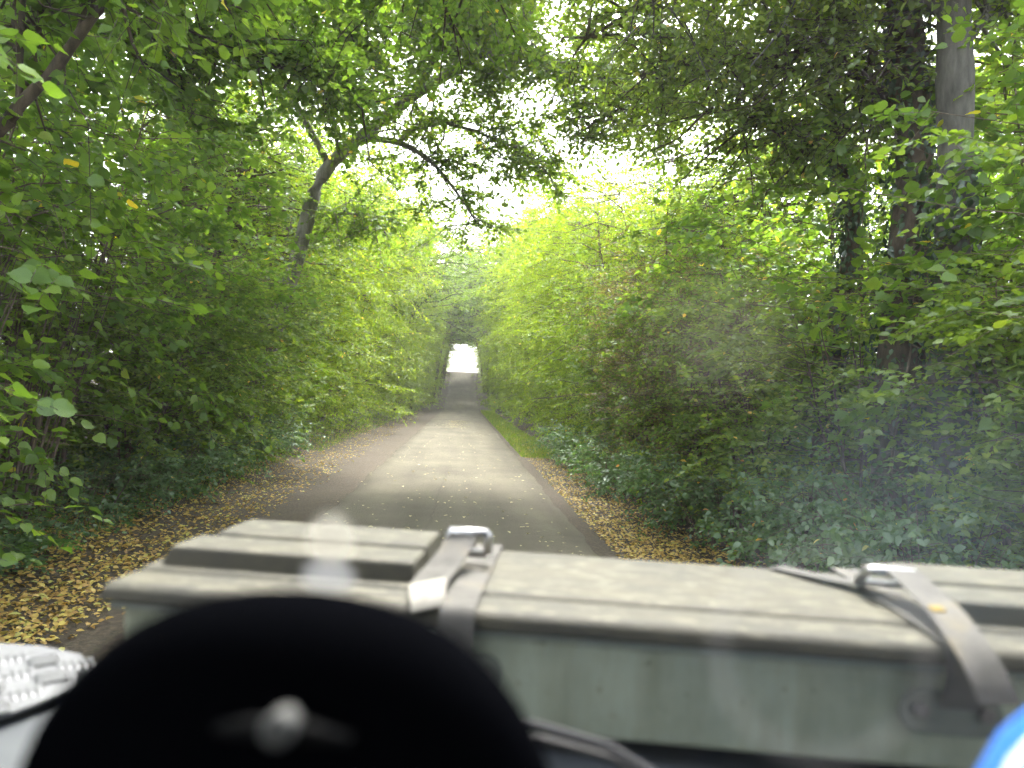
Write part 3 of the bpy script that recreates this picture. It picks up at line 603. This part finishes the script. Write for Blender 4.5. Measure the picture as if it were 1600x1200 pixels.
limb_tree('slender_ivy_tree', 'slender crooked tree with patches of ivy above the right hedge', 'tree',
    [(4.6, 8.9, -.1), (4.75, 8.9, 2.6), (4.95, 8.9, 3.9), (4.85, 8.9, 4.7), (4.6, 8.9, 5.6), (4.4, 8.9, 7.5)], (.13, .07),
    [([(4.85, 8.9, 4.9), (4.1, 8.9, 5.35), (3.3, 9.0, 5.6)], .04, .012, 1), ([(4.5, 8.9, 6.0), (3.4, 9.6, 6.6), (2.4, 10.4, 6.6)], .05, .014, 1.2), ([(4.5, 8.9, 6.4), (3.8, 11, 7.2), (3.0, 13, 7.4), (2.2, 15, 7.4)], .05, .014, 1.5), ([(4.45, 8.9, 6.8), (3.6, 9.6, 8.0), (2.6, 10.4, 8.6), (1.6, 11.2, 8.6)], .05, .014, 1.3)],
    240, 2600, 7, .10, 'oval', 'shrub_leaf', 'bark_brown', 204, br_len=1.1, leaf_from=.7, ivy=(.05, .7, 1500, .12))
K8 = .82
limb_tree('forked_hazel', 'young tree with dark forked branches high at the left edge', 'tree',
    [(-3.6, 5.1, -.1)] + far([(-4.15, 6.1, 2.4), (-3.85, 6.0, 3.6), (-3.45, 6.0, 4.2), (-3.1, 5.95, 4.7), (-2.7, 5.9, 5.2), (-2.2, 5.9, 5.6)], K8), (.05, .02),
    [(far([(-3.7, 6.0, 3.8), (-3.72, 6.0, 4.5), (-3.7, 6.0, 5.6)], K8), .026, .012, 1), (far([(-4.0, 6.05, 2.9), (-4.0, 6, 3.8), (-4.15, 6, 5.2)], K8), .026, .012, 1), (far([(-3.3, 6.0, 4.4), (-3.2, 6, 5.0), (-3.25, 6.0, 5.7)], K8), .02, .01, 1), (far([(-2.9, 5.9, 5.0), (-2.2, 5.8, 5.6), (-1.4, 5.8, 5.9)], K8), .025, .01, 1.6)],
    70, 330, 6, .10, 'round', 'hazel_leaf', 'bark_brown', 205, br_len=.75, leaf_from=.6)

# ------------------------------------------------------------------ ferns
def fern(x, y, s, seed, label):
    r = np.random.default_rng(seed); o = empty('fern', (x, y, float(ground_h(x, y))))
    for k in range(8):
        a = k/8*2*math.pi + r.normal(0, .2); L = s*r.uniform(.75, 1.1); n = 16
        t = np.linspace(0, 1, n); sp = np.stack([np.cos(a)*L*t, np.sin(a)*L*t, L*(.9*t-.75*t*t)], 1)
        vv, ff = [], []
        side = np.array([-math.sin(a), math.cos(a), 0])
        for i in range(1, n):
            wl = L*.22*math.sin(math.pi*min(1, t[i]*.93+.07))**.8; fw = (sp[i]-sp[i-1])
            for sg in (-1, 1):
                b = len(vv); q = sp[i]; e = q + side*sg*wl + fw*1.1 - np.array([0, 0, .12*wl])
                vv += [q-fw*.42, q+side*sg*wl*.5-fw*.1, e, q+side*sg*wl*.45+fw*.75, q+fw*.42]; ff += [(b, b+1, b+3), (b+1, b+2, b+3), (b, b+3, b+4)]
        mobj('frond', mesh_np('frond', np.array(vv), np.array(ff), 'fern_leaf', np.repeat(r.random(len(vv)//5), 5)), o)
    tag(o, label, 'fern', 'ferns on the left verge')
fern(-3.95, 6.7, .55, 1, 'feathery fern on the left verge, nearest to the vehicle')
fern(-4.35, 9.3, .6, 2, 'feathery fern on the left verge, second from the vehicle')
fern(-4.45, 10.5, .65, 3, 'feathery fern on the left verge, farthest from the vehicle')

# ------------------------------------------------------------------ grass, leaf litter, fallen leaves
def grass(name, n, xf, yr, hmax, label, seed):
    r = np.random.default_rng(seed); y = yr[0]+(yr[1]-yr[0])*r.random(n)**1.2; x = xf(y, r.random(n))
    z = ground_h(x, y); h = hmax*r.uniform(.3, 1, n); a = r.uniform(0, 6.28, n); w = .004+.0025*y/20
    b = np.stack([x, y, z], 1); s = np.stack([np.cos(a), np.sin(a), 0*a], 1)*w[:, None]; tip = b + np.stack([r.normal(0, .45, n)*h, r.normal(0, .45, n)*h, h], 1)
    mid = (b+tip)/2 + np.array([0, 0, .12])*h[:, None]
    v = np.stack([b-s, b+s, mid+s*.7, mid-s*.7, tip], 1).reshape(-1, 3)
    f = np.array([(0, 1, 2), (0, 2, 3), (3, 2, 4)])[None] + (np.arange(n)*5)[:, None, None]
    tag(mobj(name, mesh_np(name, v, f.reshape(-1, 3), 'grass_blade', np.repeat(r.random(n), 5))), label, 'grass', kind='stuff')
grass('grass', 13000, lambda y, u: 1.75+1.2*u, (20, 66), .13, 'green grass along the right edge of the lane', 5)
grass('grass', 9000, lambda y, u: -3.6-2.2*u, (19, 66), .12, 'green grass on the left verge before the tunnel', 6)
grass('grass', 5000, lambda y, u: -3.8-1.2*u, (3.5, 16), .11, 'grass tufts at the foot of the left hedge', 8)
def litter(name, n, xf, yf, szr, label, seed, tr, zf=ground_h, tilt=.3, mat='litter_leaf'):
    r = np.random.default_rng(seed); y = yf(r.random(n)); x = xf(y, r)
    pos = np.stack([x, y, zf(x, y)+.012+.02*r.random(n)], 1); a = r.uniform(0, 6.28, n)
    d = np.stack([np.cos(a), np.sin(a), r.normal(0, tilt, n)], 1); nn = np.array([0, 0, 1.])+r.normal(0, tilt, (n, 3))
    tag(mobj(name, leaves_mesh(name, pos, d, nn, r.uniform(*szr, n), tr(r, n), 'oval', mat)), label, 'leaf litter', kind='stuff')
ycl = lambda a, b: (lambda u: 1/(1/a + u*(1/b-1/a))*1.0)
litter('leaf_litter', 32000, lambda y, r: -2.6-2.3*r.random(len(y))**.9 + r.normal(0, .12, len(y)), lambda u: ycl(2.2, 62)(u), (.025, .066), 'brown and yellow fallen leaves covering the left verge', 11, lambda r, n: np.clip(r.normal(.73, .19, n), 0, .97))
litter('leaf_litter', 17000, lambda y, r: 1.85+1.4*np.abs(r.normal(.42, .35, len(y))), lambda u: ycl(4, 60)(u), (.025, .062), 'yellow fallen leaves along the foot of the right hedge', 12, lambda r, n: np.clip(r.normal(.74, .15, n), 0, .97))
litter('fallen_leaves', 520, lambda y, r: -1.75+3.3*r.random(len(y)), lambda u: ycl(4.5, 60)(u), (.035, .075), 'small pale leaves strewn over the asphalt lane', 13, lambda r, n: np.clip(r.normal(.86, .08, n), 0, .97), zf=lambda x, y: road_z(x, y)-.004, tilt=.12, mat='dry_leaf')
litter('fallen_leaves', 600, lambda y, r: -.3+.55*r.normal(0, .6, len(y)), lambda u: 33+9*u, (.03, .07), 'patch of pale leaves on the lane before the slope', 14, lambda r, n: np.clip(r.normal(.87, .05, n), 0, .97), zf=lambda x, y: road_z(x, y)-.004, tilt=.12, mat='dry_leaf')
fm = leaf_mesh_set('oval', 'litter_leaf')
r2 = np.random.default_rng(31)
for k in range(150):
    y = float(ycl(2.3, 7.5)(r2.random())); x = float(-2.05-1.9*r2.random())
    tn = float(np.clip(r2.normal(.72, .2), .1, .97)); o = bpy.data.objects.new('fallen_leaf', fm[min(6, int(tn*7))])
    o.location = (x, y, float(ground_h(x, y))+.035); o.rotation_euler = (r2.normal(0, .25), r2.normal(0, .25), r2.uniform(0, 6.28))
    s = r2.uniform(.06, .105); o.scale = (s*1.15, s, s); link(o)
    tag(o, 'single fallen leaf lying on the dark left verge beside the vehicle', 'leaf', 'fallen leaves on the verge beside the vehicle')

# ------------------------------------------------------------------ the vehicle we look out of (local frame: x right, y ahead; turned slightly to the right of the lane)
VEH = empty('utility_vehicle', (0, 0, 0), R(-8.5))
tag(VEH, 'grey utility vehicle seen from its cab, with bonnet, wing plates and black dashboard pod', 'vehicle')
bm = bmesh.new(); add_prism(bm, [(.47, 1.34), (.60, 1.345), (1.0, 1.34), (1.45, 1.30), (1.52, 1.24), (1.52, .75), (.47, .75)], 'x', -.55, .82)
bonnet = bm_obj('bonnet', bm, 'body_paint', VEH, bevel=.012)
def wing(sx):
    c = .135; X = lambda v: c + sx*(v-c)
    bm = bmesh.new(); add_prism(bm, [(X(-.56), .60), (X(-.98), .60), (X(-.98), 1.025), (X(-.56), 1.025)], 'z', .55, 1.315)
    w = bm_obj('wing', bm, 'body_paint', VEH, bevel=.02)
    # chequer plate with a rounded inner corner lying on the wing
    bm = bmesh.new()
    poly = [(X(-.965), .80)] + [(X(-.70+.06*math.sin(a)), .91-.12*math.cos(a)) for a in np.linspace(0, math.pi/2, 7)] + [(X(-.665), .95), (X(-.70), 1.01), (X(-.78), 1.03), (X(-.965), 1.02)]
    add_prism(bm, poly, 'z', 1.327, 1.331)
    pl = bm_obj('wing_plate', bm, 'aluminium', VEH)
    tb = bmesh.new()
    prof = [(-.021, 0), (-.014, .0032), (.014, .0032), (.021, 0)]
    va = [tb.verts.new((u, -.0034*(1 if abs(u) < .016 else .3), h)) for u, h in prof]; vb = [tb.verts.new((u, .0034*(1 if abs(u) < .016 else .3), h)) for u, h in prof]
    for i in range(3): tb.faces.new((va[i], va[i+1], vb[i+1], vb[i]))
    tb.faces.new(va); tb.faces.new(vb[::-1])
    me = bpy.data.meshes.new('tread_bar'); tb.to_mesh(me); tb.free(); me.materials.append(MATS['bright_aluminium'])
    k = 0
    for i in range(6):
        for j in range(5):
            cx, cy_ = -.935+i*.05, .825+j*.05
            if cx > -.685 + .03*min(1, (cy_-.80)/.12) or cy_ > 1.0: continue
            ang = R(45) if (i+j) % 2 else R(-45)
            for b in range(5):
                off = (b-2)*.0092
                o = bpy.data.objects.new('tread_bar', me); o.location = (X(cx)-math.sin(ang)*off, cy_+math.cos(ang)*off, 1.3309); o.rotation_euler = (0, 0, ang); link(o, pl)
wing(1); wing(-1)
# cab: scuttle, windscreen frame, roof, dashboard
bm = bmesh.new(); add_box(bm, (-.60, .40, .9), (.87, .47, 1.39)); bm_obj('scuttle', bm, 'body_paint', VEH, bevel=.01)
bm = bmesh.new()
for a, b in (((-.62, .405, 1.392), (-.55, .455, 2.08)), ((.82, .405, 1.392), (.89, .455, 2.08)), ((-.55, .405, 2.03), (.82, .455, 2.08)), ((-.55, .405, 1.392), (.82, .455, 1.42))): add_box(bm, a, b)
bm_obj('windscreen_frame', bm, 'body_paint', VEH)
bm = bmesh.new(); add_box(bm, (-.66, -1.4, 2.085), (.93, .50, 2.12)); bm_obj('roof', bm, 'headliner', VEH, bevel=.01)
bm = bmesh.new(); add_prism(bm, [(.06, 1.10), (.04, 1.36), (.09, 1.41), (.398, 1.42), (.398, 1.10)], 'x', -.60, .87); bm_obj('dashboard', bm, 'black_plastic', VEH, bevel=.01)
bm = bmesh.new(); add_box(bm, (-.64, -1.4, .8), (.91, -1.36, 2.08)); bm_obj('cab_back', bm, 'headliner', VEH)
for sx in (-.64, .89):
    bm = bmesh.new(); add_box(bm, (sx, -1.35, .7), (sx+.03, .40, 1.30)); add_box(bm, (sx, -1.35, 1.30), (sx+.03, -.75, 2.08)); bm_obj('door', bm, 'headliner', VEH)
bm = bmesh.new(); add_box(bm, (-.60, -1.35, .55), (.87, .38, .60)); bm_obj('cab_floor', bm, 'headliner', VEH)
m, t, out = nodemat('dusty_glass')      # a pane with a film of dust: thin, faintly scattering
pv = t.nodes.new('ShaderNodeVolumePrincipled'); pv.inputs['Color'].default_value = (.95, .97, 1.0, 1); pv.inputs['Density'].default_value = 0.45; pv.inputs['Anisotropy'].default_value = 0.55
t.links.new(pv.outputs[0], out.inputs['Volume'])
bm = bmesh.new(); add_box(bm, (-.549, .425, 1.421), (.819, .431, 2.029)); bm_obj('windscreen', bm, 'dusty_glass', VEH)
def glass_patch(name, x, z, rx, rz_, thick, dens, col, hole=0.0):
    """a soft scattering patch on the inner face of the glass: thickest in the middle, thinning to nothing"""
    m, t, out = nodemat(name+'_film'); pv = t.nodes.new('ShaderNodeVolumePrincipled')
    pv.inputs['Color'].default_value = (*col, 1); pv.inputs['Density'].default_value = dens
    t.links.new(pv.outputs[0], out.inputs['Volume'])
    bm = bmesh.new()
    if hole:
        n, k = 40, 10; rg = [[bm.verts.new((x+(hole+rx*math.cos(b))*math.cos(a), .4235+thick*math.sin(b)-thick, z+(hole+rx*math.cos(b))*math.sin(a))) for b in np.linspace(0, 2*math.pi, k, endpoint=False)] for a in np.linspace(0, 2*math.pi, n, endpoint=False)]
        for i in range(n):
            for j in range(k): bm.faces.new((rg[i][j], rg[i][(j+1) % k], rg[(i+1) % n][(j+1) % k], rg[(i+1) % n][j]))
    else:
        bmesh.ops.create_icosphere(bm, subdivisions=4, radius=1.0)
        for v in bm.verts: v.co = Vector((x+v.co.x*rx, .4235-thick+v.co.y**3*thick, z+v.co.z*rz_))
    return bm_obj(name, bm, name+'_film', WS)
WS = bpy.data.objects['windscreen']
glass_patch('pale_reflection', -.139, 1.657, .017, .019, .0012, 380, (1, .98, .86))  # beige reflection in the windscreen, put in as a scattering film
glass_patch('reflection_foot', -.139, 1.634, .020, .014, .0010, 330, (.92, .96, 1))  # whitish lower end of the same reflection, also built as film
glass_patch('ring_mark', .152, 1.610, .010, .010, .0006, 22, (.95, .97, 1), hole=.058)
glass_patch('tint_patch', .205, 1.700, .13, .10, .0012, 20, (.70, .90, 1))  # bluish reflection in the glass, imitated by a tinted film
glass_patch('tint_patch', .085, 1.790, .055, .05, .0010, 22, (1, .95, .88))  # faint warm-tinted patch
# wiper
bm = bmesh.new(); add_tube(bm, [(-.25, .53, 1.40), (-.12, .56, 1.47), (-.02, .575, 1.487), (.045, .575, 1.474), (.09, .565, 1.455), (.16, .54, 1.42)], [.004]*6, 8)
wp = bm_obj('wiper', bm, 'grey_plastic', VEH, smooth=True)
bm = bmesh.new(); add_tube(bm, [(-.22, .548, 1.405), (-.10, .572, 1.462), (-.01, .58, 1.473), (.05, .58, 1.462), (.10, .57, 1.44)], .0035, 6)
bm_obj('wiper_blade', bm, 'black_rubber', wp, smooth=True)
# black domed pod on the dash
bm = bmesh.new(); prof = []
cx, cyy, cz = -.112, .30, 1.545
rows_, cols = 14, 32
rings = []
for i in range(rows_+1):
    ph = i/rows_*math.pi/2
    rings.append([bm.verts.new((cx + .122*math.cos(a)*math.cos(ph)**.85, cyy + (.075 if math.sin(a) > 0 else .05)*math.sin(a)*math.cos(ph)**.85, cz + .113*math.sin(ph))) for a in np.linspace(0, 2*math.pi, cols, endpoint=False)] if i < rows_ else [bm.verts.new((cx, cyy, cz+.113))])
lowr = [bm.verts.new((cx + .12*math.cos(a), cyy + (.075 if math.sin(a) > 0 else .05)*math.sin(a), 1.425)) for a in np.linspace(0, 2*math.pi, cols, endpoint=False)]
for k in range(cols):
    bm.faces.new((lowr[k], lowr[(k+1) % cols], rings[0][(k+1) % cols], rings[0][k]))
    for i in range(rows_-1): bm.faces.new((rings[i][k], rings[i][(k+1) % cols], rings[i+1][(k+1) % cols], rings[i+1][k]))
    bm.faces.new((rings[rows_-1][k], rings[rows_-1][(k+1) % cols], rings[rows_][0]))
bm.faces.new(lowr[::-1])
pod = bm_obj('instrument_pod', bm, 'black_plastic', VEH, smooth=True)
def on_pod(px): return px
bm = bmesh.new(); add_tube(bm, [(-.127, .262, 1.618), (-.112, .2595, 1.6205), (-.09, .2595, 1.6205), (-.074, .262, 1.618)], [.002, .0042, .0042, .002], 10); bar = bm_obj('glint_streak', bm, 'streak_plastic', pod, smooth=True)  # grey gloss reflection on the dome, modelled as a raised streak
bm = bmesh.new(); add_tube(bm, [(-.0995, .265, 1.622), (-.0995, .2525, 1.6235), (-.0995, .2512, 1.6237)], [.0062, .0062, .004], 16); bm_obj('glint_spot', bm, 'glint_plastic', bar, smooth=True)  # bright glint within that reflection, modelled as a pale disc

# blue bottle on the dash
bot = empty('blue_bottle', (.262, .335, 1.425))
bot.parent = None
bm = bmesh.new()
prof = [(.0, .0), (.066, .0), (.075, .01), (.075, .13), (.072, .15), (.062, .175), (.046, .197), (.03, .215), (.02, .225), (.02, .235), (0, .235)]
def lathe(bm, prof, n=28, arc=None):
    rg = [[bm.verts.new((rr*math.cos(a), rr*math.sin(a), z)) for a in np.linspace(0, 2*math.pi, n, endpoint=False)] for rr, z in prof if rr > 0]
    for a, b in zip(rg[:-1], rg[1:]):
        for k in range(n): bm.faces.new((a[k], a[(k+1) % n], b[(k+1) % n], b[k]))
    bm.faces.new(rg[0][::-1]); bm.faces.new(rg[-1])
lathe(bm, prof); bm_obj('bottle_body', bm, 'blue_plastic', bot, smooth=True)
bm = bmesh.new(); rg = []
for a in np.linspace(R(173), R(180), 8):     # white stripe running up the side and over the shoulder
    rg.append([bm.verts.new(((rr+.0008)*math.cos(a), (rr+.0008)*math.sin(a), z+.0004)) for rr, z in prof[2:7]])
for a, b in zip(rg[:-1], rg[1:]):
    for k in range(len(a)-1): bm.faces.new((a[k], a[k+1], b[k+1], b[k]))
bm_obj('white_stripe', bm, 'white_plastic', bot, smooth=True)
bm = bmesh.new(); lathe(bm, [(.024, .225), (.024, .255), (.02, .26)]); bm_obj('bottle_cap', bm, 'white_plastic', bot, smooth=True)
bot.matrix_world = Matrix.Rotation(R(-8.5), 4, 'Z') @ Matrix.Translation((.270, .335, 1.421))
tag(bot, 'bright blue plastic bottle with a white stripe in the bottom corner', 'bottle')

# ------------------------------------------------------------------ the strapped storage box on the bonnet
BOX = empty('storage_box', (0, 0, 0), R(-8.5))
tag(BOX, 'long grey-green storage box with weathered lid, strapped down on the bonnet', 'box')
XL, XR, YF, YB = -.535, .80, .80, 1.125
bm = bmesh.new(); add_box(bm, (XL+.02, YF+.012, 1.365), (XR-.02, YB-.012, 1.474)); bm_obj('box_body', bm, 'box_paint', BOX, bevel=.006)
bm = bmesh.new(); add_box(bm, (XL+.008, YF+.002, 1.4745), (XR-.008, YB-.002, 1.4815)); bm_obj('box_rim', bm, 'box_trim', BOX, bevel=.002)
lid = None
bm = bmesh.new(); add_prism(bm, [(YF-.004, 1.484), (YF, 1.497), (YF+.008, 1.503), (YF+.062, 1.5035), (YF+.066, 1.499), (YF+.072, 1.499), (YF+.078, 1.505), (YB-.03, 1.507), (YB-.005, 1.503), (YB+.002, 1.4845)], 'x', XL, XR)
lid = bm_obj('lid', bm, 'weathered_lid', BOX, bevel=.003)
def raised(x0, x1):
    c = .012
    for (y0, y1, i0) in ((.895, .982, 0), (.994, 1.112, .012)):
        bm = bmesh.new()
        z0, z1 = 1.5005, 1.529
        lo_ = [(x0+i0, y0-.004), (x1-i0*.3, y0-.004), (x1-i0*.3, y1), (x0+i0, y1)]; hi_ = [(x0+i0+c, y0+.003), (x1-i0*.3-.006, y0+.003), (x1-i0*.3-.006, y1-.003), (x0+i0+c, y1-.003)]
        a = [bm.verts.new((x, y, z0)) for x, y in lo_]; b = [bm.verts.new((x, y, z1)) for x, y in hi_]
        bm.faces.new(a[::-1]); bm.faces.new(b)
        for i in range(4): bm.faces.new((a[i], a[(i+1) % 4], b[(i+1) % 4], b[i]))
        bm_obj('raised_panel', bm, 'weathered_lid', lid, bevel=.005, seg=3)
raised(-.522, -.180); raised(.468, .79)
def strap(xc, name='strap'):
    pts = smooth_path([(xc, 1.145, 1.37), (xc, 1.14, 1.47), (xc, 1.128, 1.506), (xc, 1.10, 1.5095), (xc, .99, 1.509), (xc, .88, 1.5085), (xc, .815, 1.5075), (xc, .795, 1.503), (xc, .789, 1.48), (xc, .797, 1.44)], 40)
    bm = bmesh.new(); add_ribbon(bm, [tuple(p) for p in pts], (1, 0, 0), .04, .0022); return bm_obj(name, bm, 'webbing', BOX, smooth=False)
def buckle(parent, pts, rr=.0058):
    bm = bmesh.new(); add_tube(bm, [tuple(p) for p in pts]+[tuple(pts[0])], rr, 10); return bm_obj('buckle', bm, 'steel', parent, smooth=True)
def frame_rect(c, ax, ay, w, h):
    c = Vector(c); ax = Vector(ax).normalized(); ay = Vector(ay).normalized(); q = []
    k = .15
    for sx, sy in ((-1, -1+k), (-1, 1-k), (-1+k*.6, 1), (1-k*.6, 1), (1, 1-k), (1, -1+k), (1-k*.6, -1), (-1+k*.6, -1)): q.append(c+ax*sx*w/2+ay*sy*h/2)
    return q
# strap near the left panel: buckle standing up, tail thrown forward over the lid
s1 = strap(-.112)
buckle(s1, frame_rect((-.129, .99, 1.540), (1, 0, 0), (0, -.25, 1), .056, .032))
bm = bmesh.new(); pts = smooth_path([(-.135, .995, 1.548), (-.136, .985, 1.552), (-.140, .965, 1.540), (-.150, .925, 1.523), (-.156, .88, 1.517), (-.155, .845, 1.516), (-.152, .82, 1.513)], 22)
add_ribbon(bm, [tuple(p) for p in pts], (1, -.12, 0), list(np.linspace(.040, .046, 22)), .0022); bm_obj('strap_tail', bm, 'webbing', s1)
bm = bmesh.new(); pts = smooth_path([(-.155, .84, 1.521), (-.152, .822, 1.518), (-.148, .806, 1.511), (-.146, .798, 1.503)], 8)
add_ribbon(bm, [tuple(p) for p in pts], (1, .25, .22), list(np.linspace(.044, .038, 8)), .004); bm_obj('strap_end', bm, 'lip_leather', s1)
# strap near the right panel: flat strap, buckle, and a tail that hangs loose over the front edge
s2 = strap(.432)
bm = bmesh.new(); pts = smooth_path([(.325, 1.10, 1.511), (.36, 1.06, 1.512), (.40, 1.015, 1.515), (.428, .98, 1.522)], 10)
add_ribbon(bm, [tuple(p) for p in pts], (.8, .5, 0), .034, .0022); bm_obj('strap_band', bm, 'webbing', s2)
buckle(s2, frame_rect((.428, .975, 1.534), (1, -.1, 0), (0, -.75, .5), .056, .045))
bm = bmesh.new(); add_tube(bm, [(.402, .986, 1.541), (.456, .981, 1.541)], .006, 10); bm_obj('buckle_bar', bm, 'dark_steel', s2, smooth=True)
bm = bmesh.new(); pts = smooth_path([(.43, .99, 1.548), (.436, .965, 1.551), (.438, .93, 1.545), (.437, .88, 1.5365), (.432, .83, 1.530), (.428, .79, 1.519), (.429, .765, 1.506), (.433, .748, 1.488), (.437, .738, 1.470)], 36)
add_ribbon(bm, [tuple(p) for p in pts], (1, .05, .05), .040, .0024); tail = bm_obj('strap_tail', bm, 'webbing', s2)
bm = bmesh.new(); add_ribbon(bm, [(.424, .845, 1.5345), (.425, .832, 1.5325)], (1, .05, .05), .014, .0014); bm_obj('stain', bm, 'yellow_stain', tail)
# steel bracket with two bolts on the front of the box
def bracket(xc):
    bm = bmesh.new(); out_ = []
    for s_, c_ in ((1, .03), (-1, -.03)):
        for a in np.linspace(-math.pi/2, math.pi/2, 9): out_.append((xc + c_ + s_*.024*math.cos(a), 1.430 + s_*.024*math.sin(a)))
    add_prism(bm, out_, 'y', .806, .8115); b = bm_obj('bracket', bm, 'bracket_paint', BOX, bevel=.0015)
    for dx in (-.034, .034):
        bm = bmesh.new(); hexa = [(xc+dx+.009*math.cos(a), 1.433+.009*math.sin(a)) for a in np.linspace(0, 2*math.pi, 6, endpoint=False)]
        add_prism(bm, hexa, 'y', .799, .8055); bm_obj('bolt', bm, 'dark_steel', b, bevel=.001)
bracket(.428); bracket(-.112)

# ------------------------------------------------------------------ thin scattering volume added to pale the distance like glare
m, t, out = nodemat('glare_air'); pv = t.nodes.new('ShaderNodeVolumePrincipled')
pv.inputs['Color'].default_value = (.97, 1.0, .95, 1); pv.inputs['Density'].default_value = 0.0010; pv.inputs['Anisotropy'].default_value = 0.3
t.links.new(pv.outputs[0], out.inputs['Volume'])
bm = bmesh.new(); add_box(bm, (-620, -420, -42), (620, 1520, 26)); tag(bm_obj('haze', bm, 'glare_air'), 'thin added veil of glare paling the lane', 'haze', kind='stuff')  # added volume standing in for glare, not real haze
